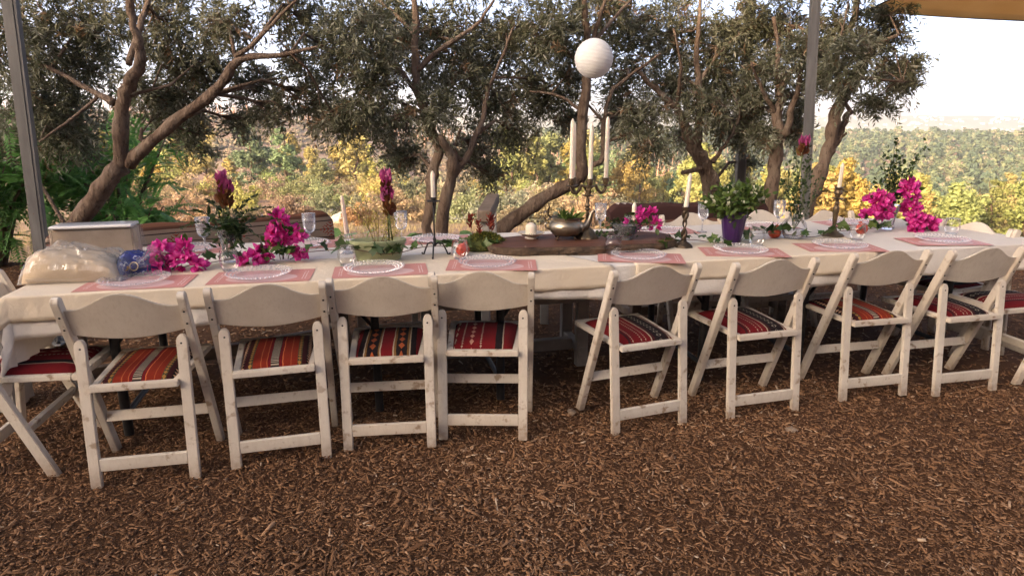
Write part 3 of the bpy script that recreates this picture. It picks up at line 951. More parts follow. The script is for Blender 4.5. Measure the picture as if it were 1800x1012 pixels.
# limb points (x, y, z, radius) and crown lobes (x, y, z, half-width, half-height) of the six olive trees, in metres
OLIVE = {
 1: ([
  [(-4.0,5.6,0.23,0.176),(-3.86,5.6,0.46,0.159),(-3.61,5.6,0.76,0.142),(-3.33,5.6,1.04,0.136)],
  [(-3.33,5.6,1.04,0.126),(-3.28,5.56,1.24,0.11),(-3.21,5.52,1.52,0.1),(-3.1,5.48,1.68,0.092),(-2.95,5.43,1.86,0.081),(-2.92,5.39,2.03,0.058),(-2.92,5.35,2.23,0.048),(-2.88,5.31,2.46,0.039)],
  [(-3.28,5.6,1.05,0.116),(-3.05,5.57,1.23,0.096),(-2.73,5.55,1.46,0.085),(-2.44,5.52,1.63,0.077),(-2.29,5.49,1.77,0.069),(-2.14,5.47,1.9,0.055),(-1.85,5.44,1.92,0.036),(-1.48,5.42,1.99,0.022)],
  [(-3.05,5.6,1.85,0.051),(-3.01,5.67,2.1,0.047),(-2.97,5.74,2.33,0.042),(-2.9,5.81,2.6,0.033)],
  [(-3.25,5.6,1.56,0.061),(-3.41,5.62,1.63,0.047),(-3.72,5.64,1.79,0.033),(-4.04,5.66,1.93,0.019)],
  [(-2.2,5.6,1.91,0.042),(-1.93,5.46,2.08,0.027),(-1.64,5.32,2.31,0.019)],
  [(-3.25,5.6,1.47,0.047),(-3.13,5.58,1.61,0.028),(-2.8,5.55,1.7,0.021)],
  [(-3.1,5.6,1.22,0.043),(-3.12,5.59,1.29,0.033),(-3.1,5.59,1.36,0.017)],
  [(-3.39,5.6,1.63,0.028),(-3.64,5.48,1.4,0.019),(-3.82,5.36,1.25,0.011)],
 ], [
  (-4.02,5.81,2.12,0.43,0.38), (-4.38,6.15,1.63,0.41,0.36), (-4.19,6.21,1.27,0.32,0.22), (-4.86,6.51,1.18,0.28,0.25), (-3.91,6.26,1.93,0.29,0.36), (-3.59,5.96,2.25,0.39,0.27), (-4.32,6.53,1.48,0.33,0.25), (-3.0,5.98,2.19,0.34,0.32), (-2.96,6.21,1.83,0.31,0.26), (-3.31,6.36,1.5,0.19,0.22), (-2.99,6.31,1.29,0.13,0.26), (-2.43,5.8,2.19,0.33,0.26), (-2.42,6.49,1.74,0.27,0.25), (-2.68,6.24,1.9,0.21,0.16), (-1.92,6.34,2.3,0.34,0.23), (-2.07,5.9,1.5,0.22,0.15), (-1.8,6.27,1.63,0.24,0.29), (-1.65,6.4,2.01,0.24,0.24), (-2.59,6.35,1.41,0.15,0.12), (-3.17,5.8,1.71,0.17,0.19), (-2.96,6.05,1.6,0.2,0.18), (-1.54,5.84,1.43,0.17,0.12), (-1.89,5.96,1.91,0.15,0.12), (-4.16,5.95,2.67,0.41,0.29), (-2.92,6.05,2.7,0.41,0.29), (-1.98,5.88,2.66,0.4,0.28), 
 ]),
 2: ([
  [(-0.8,5.8,0.27,0.083),(-0.78,5.8,0.4,0.077),(-0.72,5.8,0.84,0.071),(-0.68,5.8,1.04,0.07),(-0.63,5.8,1.17,0.067),(-0.71,5.8,1.36,0.062),(-0.79,5.8,1.6,0.059),(-0.81,5.8,1.83,0.053),(-0.81,5.8,2.11,0.048),(-0.82,5.8,2.51,0.035)],
  [(-0.68,5.8,0.27,0.099),(-0.65,5.76,0.41,0.092),(-0.55,5.71,0.82,0.082),(-0.5,5.67,1.04,0.078),(-0.55,5.62,1.18,0.063),(-0.62,5.58,1.29,0.048)],
  [(-0.52,5.8,1.04,0.065),(-0.43,5.83,1.06,0.05),(-0.33,5.86,1.24,0.045),(-0.24,5.89,1.48,0.037),(-0.21,5.92,1.67,0.03),(-0.1,5.94,1.9,0.022),(0.0,5.97,2.18,0.015)],
  [(-0.81,5.8,1.83,0.039),(-0.63,5.86,1.99,0.032),(-0.34,5.92,2.18,0.024),(-0.15,5.98,2.41,0.017)],
  [(-0.79,5.8,1.6,0.034),(-0.97,5.82,1.85,0.024),(-1.21,5.83,1.99,0.019),(-1.44,5.85,2.12,0.012)],
  [(-0.81,5.8,2.11,0.033),(-1.02,5.95,2.32,0.024),(-1.28,6.09,2.52,0.017)],
  [(-0.44,5.8,1.07,0.035),(-0.49,5.7,1.18,0.024),(-0.42,5.59,1.36,0.017)],
 ], [
  (-1.16,5.43,2.12,0.36,0.27), (-1.18,5.63,1.72,0.28,0.28), (-1.2,6.73,1.37,0.29,0.32), (-1.09,6.58,2.06,0.33,0.27), (-0.62,6.23,2.17,0.41,0.31), (-0.51,6.08,1.77,0.36,0.31), (-0.16,6.63,2.06,0.38,0.38), (-0.1,6.17,1.53,0.31,0.29), (-0.34,6.63,1.14,0.27,0.26), (-0.67,5.67,1.47,0.24,0.22), (-0.99,6.37,1.08,0.21,0.15), (-1.39,5.96,1.47,0.23,0.19), (0.2,6.23,2.19,0.31,0.31), (0.19,6.48,1.74,0.21,0.22), (-0.21,6.35,0.92,0.14,0.12), (0.03,6.08,1.3,0.2,0.14), (-1.08,6.02,2.28,0.3,0.2), (-1.23,6.37,2.76,0.43,0.31), (-0.3,6.25,2.74,0.43,0.3), 
 ]),
 3: ([
  [(-0.3,6.2,0.19,0.144),(-0.17,6.2,0.35,0.132),(0.03,6.2,0.5,0.123),(0.27,6.2,0.68,0.117),(0.54,6.2,0.82,0.111),(0.66,6.2,0.93,0.097)],
  [(0.66,6.2,0.89,0.092),(0.64,6.14,1.22,0.087),(0.65,6.09,1.47,0.08),(0.66,6.03,1.77,0.071),(0.66,5.98,2.05,0.059),(0.62,5.92,2.31,0.044),(0.59,5.86,2.57,0.033)],
  [(0.64,6.2,0.86,0.07),(0.75,6.2,1.0,0.051),(0.85,6.21,1.06,0.046),(0.85,6.21,1.27,0.04),(0.87,6.21,1.53,0.034),(0.94,6.21,1.7,0.031),(1.12,6.22,1.84,0.026),(1.34,6.22,2.0,0.018)],
  [(0.69,6.2,2.05,0.041),(0.75,6.1,2.25,0.032),(0.81,5.99,2.51,0.024)],
  [(0.7,6.2,2.07,0.033),(0.88,6.28,2.27,0.026),(1.09,6.37,2.48,0.021)],
  [(0.67,6.2,1.83,0.036),(0.46,6.16,2.02,0.026),(0.2,6.12,2.16,0.018)],
  [(0.66,6.2,1.48,0.032),(0.42,6.16,1.63,0.021),(0.15,6.12,1.67,0.013)],
 ], [
  (0.39,5.93,2.16,0.29,0.29), (0.36,6.61,1.59,0.25,0.2), (0.53,6.4,1.84,0.21,0.24), (1.17,7.08,2.3,0.35,0.29), (1.16,6.94,1.82,0.28,0.28), (1.22,6.13,1.45,0.26,0.23), (1.1,6.99,1.45,0.21,0.27), (1.21,5.86,1.22,0.17,0.13), (0.86,6.6,2.42,0.32,0.22), (0.58,6.79,1.4,0.16,0.1), (0.6,6.83,2.86,0.47,0.33), 
 ]),
 4: ([
  [(2.11,6.8,0.44,0.126),(2.06,6.8,0.75,0.116),(1.95,6.8,0.99,0.109),(1.87,6.8,1.16,0.105),(1.78,6.8,1.3,0.081),(1.67,6.8,1.51,0.066),(1.54,6.8,1.63,0.054),(1.42,6.8,1.74,0.04),(1.25,6.8,1.92,0.026)],
  [(1.88,6.8,1.14,0.082),(1.9,6.81,1.34,0.073),(1.9,6.82,1.55,0.063),(1.88,6.83,1.78,0.054),(1.84,6.84,2.08,0.042),(1.85,6.85,2.4,0.031),(1.85,6.86,2.76,0.022)],
  [(2.17,6.8,0.44,0.09),(2.09,6.71,0.76,0.082),(1.97,6.62,0.98,0.069),(1.89,6.52,1.11,0.062)],
  [(1.99,6.8,0.97,0.041),(1.89,6.78,0.93,0.038),(1.75,6.76,0.89,0.035)],
  [(2.01,6.8,1.01,0.041),(2.11,6.77,1.13,0.032),(2.22,6.75,1.28,0.023),(2.28,6.72,1.53,0.017)],
  [(1.87,6.8,1.75,0.034),(2.05,6.87,2.03,0.026),(2.29,6.94,2.25,0.017)],
  [(1.67,6.8,1.51,0.035),(1.64,6.66,1.91,0.025),(1.52,6.51,2.25,0.016)],
 ], [
  (1.69,7.35,2.33,0.42,0.36), (1.76,7.47,1.79,0.38,0.34), (2.06,7.08,2.05,0.41,0.41), (1.86,6.46,1.56,0.26,0.22), (2.35,7.15,1.71,0.36,0.33), (2.36,7.11,1.32,0.29,0.22), (1.97,7.7,1.24,0.17,0.16), (2.38,7.26,2.37,0.36,0.3), (2.72,7.65,0.94,0.13,0.16), (2.38,6.41,1.29,0.15,0.12), (1.84,7.65,3.03,0.52,0.37), 
 ]),
 5: ([
  [(2.55,6.4,0.44,0.108),(2.55,6.4,0.66,0.098),(2.56,6.4,0.9,0.092),(2.57,6.4,1.17,0.085),(2.57,6.4,1.31,0.079),(2.53,6.4,1.48,0.065),(2.54,6.4,1.69,0.054),(2.49,6.4,1.99,0.04),(2.41,6.4,2.34,0.026)],
  [(2.57,6.4,1.29,0.066),(2.6,6.32,1.31,0.054),(2.59,6.24,1.48,0.045),(2.61,6.17,1.68,0.036),(2.58,6.09,1.91,0.025)],
  [(2.53,6.4,1.63,0.059),(2.61,6.41,1.84,0.054),(2.88,6.42,2.02,0.051),(3.05,6.44,2.12,0.048),(3.17,6.45,2.33,0.045),(3.17,6.46,2.59,0.034)],
  [(2.53,6.4,1.48,0.038),(2.33,6.29,1.68,0.026),(2.16,6.17,1.92,0.018)],
 ], [
  (2.82,7.3,2.32,0.36,0.33), (2.45,6.53,1.85,0.26,0.26), (2.91,6.87,1.59,0.22,0.24), (2.56,6.06,2.01,0.2,0.2), (2.9,6.86,1.3,0.12,0.14), (2.59,7.1,1.54,0.18,0.18), (2.63,6.83,2.86,0.47,0.33), 
 ]),
 6: ([
  [(2.78,6.1,0.59,0.107),(2.84,6.1,0.82,0.101),(2.9,6.1,1.1,0.095),(2.93,6.1,1.35,0.086),(2.98,6.1,1.56,0.075),(3.08,6.1,1.79,0.061),(3.14,6.1,1.91,0.046),(3.23,6.1,2.06,0.03),(3.42,6.1,2.15,0.018)],
  [(2.92,6.1,1.12,0.068),(3.02,6.16,1.28,0.055),(3.1,6.22,1.44,0.048),(3.17,6.29,1.49,0.04)],
  [(2.94,6.1,1.18,0.026),(3.02,6.1,1.25,0.021),(3.06,6.1,1.31,0.013)],
  [(3.08,6.1,1.79,0.036),(3.32,6.2,1.78,0.023),(3.64,6.3,1.76,0.013)],
  [(2.98,6.1,1.56,0.033),(2.9,6.11,1.87,0.023),(2.91,6.11,2.2,0.015)],
 ], [
  (3.09,6.59,2.24,0.3,0.24), (2.82,5.9,1.76,0.19,0.19), (2.81,5.65,1.97,0.21,0.21), (3.68,6.86,2.19,0.24,0.2), (3.69,6.69,1.86,0.25,0.17), (4.03,6.95,1.76,0.16,0.12), (3.55,6.67,1.59,0.18,0.09), (3.65,6.77,2.41,0.25,0.14), (3.95,6.78,1.96,0.14,0.11), (3.09,6.87,1.92,0.17,0.23), (3.01,6.24,2.73,0.43,0.3), 
 ]),
}


# ------------------------------------------------------------------ olive trees
LEAF_LABELS = {
    1: 'olive tree at far left with its trunk leaning right and forking low',
    2: 'olive tree with twin grey trunks behind the black iron candlestick',
    3: 'olive tree whose thick trunk leans right behind the teapot and candelabra',
    4: 'olive tree with a forked trunk behind the purple vase',
    5: 'slim upright olive tree just left of the right steel post',
    6: 'olive tree leaning right, just right of the right steel post',
}


def smooth_path(pts, sub=4):
    P = [np.array(p) for p in pts]
    out = []
    for i in range(len(P) - 1):
        p0, p1, p2, p3 = P[max(i - 1, 0)], P[i], P[i + 1], P[min(i + 2, len(P) - 1)]
        for k in range(sub):
            t = k / sub
            out.append(.5 * (2 * p1 + (p2 - p0) * t + (2 * p0 - 5 * p1 + 4 * p2 - p3) * t * t + (3 * p1 - p0 - 3 * p2 + p3) * t ** 3))
    out.append(P[-1])
    return out


def twig_leaves(base, axis, length, n, rng, leaf=.066):
    """arrays of twigs: base (T,3), axis (T,3), length (T,) -> leaf quads"""
    T_ = len(base)
    t = np.tile((np.arange(n) + .5) / n, (T_, 1)) + rng.uniform(-.03, .03, (T_, n))
    droop = rng.uniform(.1, .55, T_)[:, None]
    pos = base[:, None] + axis[:, None] * (t * length[:, None])[..., None]
    pos[..., 2] -= droop * length[:, None] * t ** 2
    tang = axis[:, None] + np.stack([0 * t, 0 * t, -2 * droop * t], -1)
    tang /= np.linalg.norm(tang, axis=-1)[..., None]
    rv = rng.normal(size=(T_, n, 3))
    side = np.cross(tang, rv)
    side /= np.linalg.norm(side, axis=-1)[..., None]
    ld = tang * rng.uniform(.35, .85, (T_, n, 1)) + side * rng.uniform(.6, 1.0, (T_, n, 1))
    ld[..., 2] -= .12
    ld /= np.linalg.norm(ld, axis=-1)[..., None]
    wv = np.cross(ld, rng.normal(size=(T_, n, 3)))
    wv /= np.linalg.norm(wv, axis=-1)[..., None]
    nv = np.cross(ld, wv)
    L = leaf * rng.uniform(.65, 1.25, (T_, n, 1))
    wd = L * rng.uniform(.09, .13, (T_, n, 1))
    A = pos
    B = pos + ld * L * .45 + wv * wd + nv * wd * .35
    C = pos + ld * L
    D = pos + ld * L * .45 - wv * wd + nv * wd * .35
    V = np.stack([A, B, C, D], 2).reshape(-1, 3)
    twt = rng.uniform(-.2, .2, T_)[:, None]
    tint = np.clip(.42 + twt + rng.normal(0, .18, (T_, n)), 0, .87)
    dead = rng.random((T_, 1)) > .955
    tint = np.where(dead, rng.uniform(.9, 1, (T_, n)), tint)
    return V, np.repeat(tint.ravel(), 4)


def olive_tree(k, limbs, lobes):
    rng = np.random.default_rng(100 + k)
    limbs = [[(p[0], p[1], p[2], p[3] * {1: .54, 3: .58}.get(k, .64)) for p in l] for l in limbs]
    base = limbs[0][0]
    root = empty('olive_tree', (base[0], base[1], 0), 0, LEAF_LABELS[k], 'olive tree', 'olive trees along the terrace edge')
    B0 = np.array([base[0], base[1], 0, 0])
    nodes_ = []
    mb, bb = MB(), MB()
    for i, l in enumerate(limbs):
        P = [np.array(p) for p in l]
        if i == 0:
            p = P[0].copy()
            g = p.copy(); g[2] = -.15; g[3] *= 1.5; g[0] -= (P[1][0] - P[0][0]) * .8
            P = [g] + P
        elif i > 1 or k != 99:
            if nodes_:
                nn = np.array(nodes_)
                j = np.argmin(np.hypot(nn[:, 0] - P[0][0], nn[:, 2] - P[0][2]))
                if math.hypot(nn[j, 0] - P[0][0], nn[j, 2] - P[0][2]) < .25 and P[0][2] > .7:
                    dy = nn[j, 1] - P[0][1]
                    for q_, p in enumerate(P): p[1] += dy * (1 - q_ / max(1, len(P) - 1))
        S = smooth_path(P)
        S = [s + np.array([rng.normal(0, .006), rng.normal(0, .006), 0, s[3] * rng.normal(0, .06)]) for s in S]
        nodes_ += [tuple(s) for s in S]
        big = i == 0
        tgt = mb if (big or P[0][3] > .055) else bb
        tgt.tube([s[:3] - B0[:3] for s in S], [max(.006, s[3]) for s in S], 12 if tgt is mb else 8)
    nn = np.array(nodes_)
    bases, axes, lens = [], [], []
    for (x, y, z, rx, rz) in lobes:
        c = np.array([x, y, z])
        d = np.linalg.norm(nn[:, :3] - c, axis=1) + .6 * np.maximum(0, nn[:, 2] - c[2])
        j = np.argmin(d)
        s = nn[j, :3]
        r0 = min(.02, nn[j, 3] * .8)
        mid = (s + c) / 2 + rng.normal(0, .05, 3) + np.array([0, 0, .08])
        bb.tube([s - B0[:3], mid - B0[:3], c - B0[:3]], [r0, r0 * .75, r0 * .45], 6)
        nb = max(4, int(14 * rx * rz / .06))
        for q_ in range(min(nb, 16)):
            th, ph = rng.uniform(0, 2 * PI), rng.uniform(-.9, .9)
            e = c + np.array([rx * math.cos(th) * math.cos(ph), .8 * max(rx, rz) * math.sin(th) * math.cos(ph), rz * math.sin(ph)]) * rng.uniform(.6, .95)
            st = mid + (c - mid) * rng.random()
            m2 = (st + e) / 2 + rng.normal(0, .04, 3)
            bb.tube([st - B0[:3], m2 - B0[:3], e - B0[:3]], [r0 * .45, r0 * .3, .0025], 4, False)
        nt_ = int(1230 * rx * max(rz, .15)) + 14
        dirs = rng.normal(size=(nt_, 3))
        dirs /= np.linalg.norm(dirs, axis=1)[:, None]
        pr = c + dirs * np.array([rx, .85 * max(rx, rz), rz]) * (rng.random(nt_) ** .42)[:, None]
        ax = dirs * .7 + rng.normal(0, .5, (nt_, 3)) + np.array([0, 0, -.12])
        ax /= np.linalg.norm(ax, axis=1)[:, None]
        ln = rng.uniform(.14, .30, nt_)
        bases.append(pr - ax * ln[:, None] * .5); axes.append(ax); lens.append(ln)
    ba, ax, ln = np.concatenate(bases), np.concatenate(axes), np.concatenate(lens)
    V, tint = twig_leaves(ba, ax, ln, 22, rng)
    F = np.arange(len(V)).reshape(-1, 4)
    put('crown', npmesh('crown', V - B0[:3], F, MT['olive_leaf'], tint), root)
    # twig wood: thin three-sided sticks
    a_ = ba - B0[:3]
    e_ = a_ + ax * ln[:, None] * .9
    e_[:, 2] -= .25 * ln
    o1 = np.cross(ax, rng.normal(size=ax.shape)); o1 /= np.linalg.norm(o1, axis=1)[:, None]
    o2 = np.cross(ax, o1)
    w = .0016
    TV = np.stack([a_ + o1 * w, a_ - o1 * w * .5 + o2 * w, a_ - o1 * w * .5 - o2 * w, e_], 1).reshape(-1, 3)
    n = len(a_)
    TF = (np.arange(n)[:, None, None] * 4 + np.array([(0, 1, 3), (1, 2, 3), (2, 0, 3)])[None]).reshape(-1, 3)
    put('twigs', npmesh('twigs', TV, TF, MT['bark']), root)['kind'] = 'stuff'
    # gnarls: push the bark surface in and out
    for m_ in (mb,):
        m_.v = [(x + .016 * float(wig(x * 9 + z * 4, y * 9 + z * 7, 1, k)) + .006 * float(wig(x * 40, z * 22 + y * 30, 1, k)), y + .016 * float(wig(z * 8 + x * 5, y * 9 - z * 5, 1, k + 3)), z) for x, y, z in m_.v]
    mb.build('trunk', MT['bark'], root, smooth=True)
    bb.build('branches', MT['bark'], root, smooth=True)
    return len(V) // 4


NL = 0
for k, (limbs, lobes) in OLIVE.items():
    NL += olive_tree(k, limbs, lobes)
print('olive leaves', NL)

# ------------------------------------------------------------------ pinnate green shrubs at left, squash plants
def pinnate_bush(loc, w, h, nfrond, seed, label):
    rng = np.random.default_rng(seed)
    root = empty('green_bush', loc, 0, label, 'bush', 'feathery green bushes at left')
    mb = MB()
    VV, TT = [], []
    stems = []
    for k in range(14):
        th = rng.uniform(0, 2 * PI)
        rr = w / 2 * rng.uniform(.2, .95)
        p = [(0, 0, -.3), (rr * .35 * math.cos(th), rr * .35 * math.sin(th), h * .4), (rr * math.cos(th), rr * math.sin(th), h * rng.uniform(.6, 1))]
        mb.tube(p, [.028, .02, .006], 6)
        stems.append(p)
    for k in range(nfrond):
        p = stems[rng.integers(len(stems))]
        t = rng.uniform(.25, 1)
        b = np.array(p[1]) * (1 - t) + np.array(p[2]) * t if t > .3 else np.array(p[1])
        b = b + rng.normal(0, w * .07, 3)
        out_ = np.array([b[0], b[1], 0]) / (w / 2)
        ax = out_ * .7 + rng.normal(0, .5, 3) + np.array([0, 0, .15])
        ax /= np.linalg.norm(ax)
        L = rng.uniform(.22, .40)
        n = 13
        side = np.cross(ax, (0, 0, 1)); side /= np.linalg.norm(side)
        up = np.cross(side, ax)
        tw = rng.uniform(-.4, .4)
        side = side * math.cos(tw) + up * math.sin(tw)
        up = np.cross(side, ax)
        tb_ = .5 + rng.normal(0, .15)
        for q in range(n):
            t = .15 + .85 * q / (n - 1)
            c = b + ax * L * t - np.array([0, 0, .35 * L * t * t])
            for sgn in ((-1, 1) if q < n - 1 else (0,)):
                d = (side * sgn * .85 + ax * .5 if sgn else ax) - np.array([0, 0, .25])
                d = d / np.linalg.norm(d)
                l = .075 * (1 - .5 * t) * rng.uniform(.85, 1.15) + .012
                wv = np.cross(d, up); wv /= np.linalg.norm(wv)
                wd = l * .17
                VV += [c, c + d * l * .4 + wv * wd, c + d * l, c + d * l * .4 - wv * wd]
                TT += [np.clip(tb_ + rng.normal(0, .15), 0, 1)] * 4
    V = np.array(VV)
    put('foliage', npmesh('foliage', V, np.arange(len(V)).reshape(-1, 4), MT['fern_leaf'], np.array(TT)), root)
    mb.build('stems', MT['bark'], root, smooth=True)
    return root


pinnate_bush((-5.3, 6.4, -.1), 2.4, 1.45, 640, 1, 'feathery bright green bush behind the left steel post')
pinnate_bush((-4.5, 7.4, -.2), 2.1, 1.85, 520, 2, 'taller feathery green bush right of the left post, behind the leaning trunk')
pinnate_bush((-4.0, 6.6, -.2), 1.5, .8, 260, 3, 'low feathery green bush at the foot of the leaning olive trunk')

MT['squash'] = plain('squash_leaf', (0.09, 0.22, 0.05), (0.20, 0.33, 0.10), 9, .6, bstr=.2)
for (x, y, n, lab) in [(-1.75, 7.3, 9, 'broad-leaved green plant beyond the kilim bench, at its right end'), (-1.1, 7.4, 8, 'broad-leaved green plant behind the green oval pot'), (-.35, 7.6, 5, 'small broad-leaved green plant right of the twin olive trunks')]:
    root = empty('squash_plant', (x, y, -.15), 0, lab, 'plant', 'squash plants at the terrace edge')
    lm = MB()
    pts = [(0, 0, 0)] + [(.5 * r * math.cos(t), .5 * r * math.sin(t), .1 * (1 - r) + .02 * math.sin(5 * t)) for r in (1,) for t in np.linspace(0, 2 * PI, 15)[:-1]]
    pts = [(p[0] * (1 + .15 * math.cos(5 * i)), p[1], p[2]) for i, p in enumerate(pts)]
    lm.add(pts, [(0, i, i % 14 + 1) for i in range(1, 15)])
    me = lm.mesh('leaf', MT['squash'])
    st = MB()
    for q in range(n):
        th = random.uniform(0, 6.28)
        r = random.uniform(.05, .4)
        z = random.uniform(.12, .36)
        put('leaf', me, root, (r * math.cos(th), r * math.sin(th), z), (random.uniform(-.5, .6), random.uniform(-.5, .5), th), random.uniform(.12, .19))
        st.tube([(0, 0, -.2), (r * .6 * math.cos(th), r * .6 * math.sin(th), z * .7), (r * math.cos(th), r * math.sin(th), z)], .006, 5)
    st.build('stems', MT['squash'], root)


# ------------------------------------------------------------------ the table's own axes: u along it to the right, v away from the camera
TA, TU, TV_ = np.array([-2.05, 2.5]), np.array([.975, .2235]), np.array([-.2235, .975])
TROT = math.atan2(.2235, .975)
TOP = .745


def W(u, v, z=TOP):
    p = TA + TU * u + TV_ * v
    return (float(p[0]), float(p[1]), float(z))


# ------------------------------------------------------------------ steel posts, shade sail, lantern
def steel():
    m, nt, out = nodes('galvanised_steel')
    v = objvec(nt)
    mp = N(nt, 'Mapping'); mp.inputs['Scale'].default_value = (1, 1, .12)
    nt.links.new(v, mp.inputs[0])
    n1, n2 = noise(nt, mp.outputs[0], 14, 5, .65), noise(nt, v, 70, 4, .6)
    c = ramp(nt, n1, [(.3, (.10, .098, .095)), (.55, (.155, .15, .145)), (.75, (.22, .215, .21))])
    c = mixc(nt, ramp(nt, n2, [(.66, (0, 0, 0)), (.72, (1, 1, 1))]), c, (.17, .09, .05))
    bsdf(nt, out, c, .55, .35, bump=n2, bstr=.15, bdist=.005)
    return m


MT['steel'] = steel()
MT['dark'] = plain('dark_iron', (.012, .011, .011), (.03, .026, .024), 30, .55, .3)


def post(x, y, z0, w, lean, rz, label, h=3.1):
    root = empty('steel_post', (x, y, 0), rz, label, 'post', 'steel posts of the shade structure')
    sh = Matrix.Rotation(math.atan(lean), 3, 'Y')
    mb = MB().box((0, 0, 0), (w, w, h))
    mb.v = [tuple(sh @ Vector((p[0], p[1], p[2] + h / 2 - .05))) for p in mb.v]
    mb.build('tube', MT['steel'], root, bevel=.006, seg=2)
    # a pressed lip along one edge, and a foot plate with bolts
    lp = MB().box((0, 0, 0), (.016, .016, h - .01))
    lp.v = [tuple(sh @ Vector((p[0] + w / 2 + .004, p[1] - w / 2 + .012, p[2] + h / 2 - .05))) for p in lp.v]
    lp.build('lip', MT['steel'], root, bevel=.002)
    MB().box((0, 0, .03), (w + .12, w + .12, .012)).build('foot_plate', MT['steel'], root, bevel=.002)
    for sx in (-1, 1):
        for sy in (-1, 1):
            MB().lathe([(.012, 0), (.012, .012), (.006, .02)], 8, (sx * (w / 2 + .035), sy * (w / 2 + .035), .036)).build('bolt', MT['dark'], root)
    return root


post(-2.995, 4.0, 0, .068, .055, .12, 'near grey steel post leaning right, at the left edge of the picture')
post(2.39, 5.2, 0, .055, -.06, -.1, 'thick grey steel post right of centre, nearest of the two at right')
post(2.58, 7.35, 0, .085, -.03, .05, 'further grey steel post half hidden by leaves, behind the purple vase')


def sail_mat():
    m, nt, out = nodes('tan_sailcloth')
    tc = N(nt, 'TexCoord')
    n = noise(nt, tc.outputs['Object'], 3, 5)
    wv = mth(nt, 'SINE', mth(nt, 'MULTIPLY', noise(nt, tc.outputs['Object'], 160, 1), 30))
    c = ramp(nt, n, [(.3, (.74, .50, .26)), (.7, (.80, .56, .31))])
    p = bsdf(nt, None, c, .9, spec=.1, bump=wv, bstr=.15, bdist=.003)
    t = N(nt, 'BsdfTranslucent'); nt.links.new(c, t.inputs[0])
    mx = N(nt, 'MixShader'); mx.inputs[0].default_value = .75
    nt.links.new(p.outputs[0], mx.inputs[1]); nt.links.new(t.outputs[0], mx.inputs[2])
    nt.links.new(mx.outputs[0], out.inputs[0])
    return m


MT['sail'] = sail_mat()
MT['sail_hem'] = plain('sail_hem', (.12, .08, .05), None, rough=.9)


def shade_sail(corners, label, belly, ropes, pull=.10):
    """four-cornered sail: concave-cut edges, slack belly"""
    c00, c10, c11, c01 = (np.array(p) for p in corners)
    n = 28
    sv = []
    cen = (c00 + c10 + c11 + c01) / 4
    for j in range(n + 1):
        for i in range(n + 1):
            s, t = i / n, j / n
            p = (c00 * (1 - s) + c10 * s) * (1 - t) + (c01 * (1 - s) + c11 * s) * t
            e = 4 * s * (1 - s) * (1 - 2 * min(t, 1 - t)) ** 2 + 4 * t * (1 - t) * (1 - 2 * min(s, 1 - s)) ** 2
            p = p + (cen - p) * pull * e
            p[2] -= belly * 16 * s * (1 - s) * t * (1 - t) + .015 * math.sin(9 * s + 3 * t)
            sv.append(p)
    sf = [(j * (n + 1) + i, j * (n + 1) + i + 1, (j + 1) * (n + 1) + i + 1, (j + 1) * (n + 1) + i) for j in range(n) for i in range(n)]
    root = empty('shade_sail', tuple(c00), 0, label, 'shade sail', 'shade sails over the terrace')
    o = MB().add([tuple(p - c00) for p in sv], sf).build('canopy', MT['sail'], root, smooth=True)
    md = o.modifiers.new('thick', 'SOLIDIFY'); md.thickness = .003
    rim = [sv[i] for i in range(n + 1)] + [sv[j * (n + 1) + n] for j in range(1, n + 1)] + [sv[n * (n + 1) + i] for i in range(n - 1, -1, -1)] + [sv[j * (n + 1)] for j in range(n - 1, -1, -1)]
    MB().tube([tuple(p - c00) for p in rim], .008, 6).build('hem', MT['sail_hem'], root)
    for a_, b_ in ropes:
        MB().tube([tuple(np.array(a_) - c00), tuple((np.array(a_) + np.array(b_)) / 2 - c00), tuple(np.array(b_) - c00)], .004, 6).build('rope', MT['dark'], root)
    return root


shade_sail(((3.50, 6.9, 2.46), (8.6, 6.4, 1.98), (8.6, 1.6, 3.6), (4.95, 2.6, 3.75)), 'tan fabric shade sail stretched above the right end of the table', .10, [((3.5, 6.9, 2.46), (2.7, 7.1, 2.6))], .045)

# paper lantern with wire ribs
lm = plain('white_rice_paper', (.70, .68, .65), (.76, .74, .70), 20, .9, bstr=.05)
root = empty('paper_lantern', (.502, 4.2, 1.79), 0, 'round white ribbed paper lantern hanging before the olive trees', 'lantern')
prof = []
for k in range(61):
    th = -PI / 2 + .16 + (PI - .32) * k / 60
    rr = .118 * (1 + (.018 * abs(math.sin(k * PI / 4)) - .018))
    prof.append((rr * math.cos(th), rr * math.sin(th)))
mb = MB(); mb.lathe(prof, 40); mb.f = [f for f in mb.f if len(f) == 4]
Rl = Matrix.Rotation(.16, 3, 'Y')
mb.v = [tuple(Rl @ Vector(p)) for p in mb.v]
shade_o = mb.build('shade', lm, root, smooth='auto')
rb = MB()
for k in range(4, 60, 4):
    r, z = prof[k]
    rb.tube([tuple(Rl @ Vector((r * math.cos(t), r * math.sin(t), z))) for t in np.linspace(0, 2 * PI, 33)], .0009, 4, False)
rb.build('ribs', lm, shade_o)
MB().tube([(-.018, 0, .112), (.0, 0, .2), (.01, .1, .6), (.01, .9, 1.0)], .0015, 5).build('string', MT['dark'], root)
r0, z0 = prof[-1]
MB().tube([tuple(Rl @ Vector((r0 * math.cos(t), r0 * math.sin(t), z0))) for t in np.linspace(0, 2 * PI, 25)], .0016, 5).build('rim', MT['dark'], root)

# ------------------------------------------------------------------ folding chairs
GWS, GWL, GDS, GHS, GYT, GHT, GYF = .368, .435, .067, .606, .01, .791, .314
CH = {}


def post_y(z): return GYF + (GYT - GYF) * z / GHT


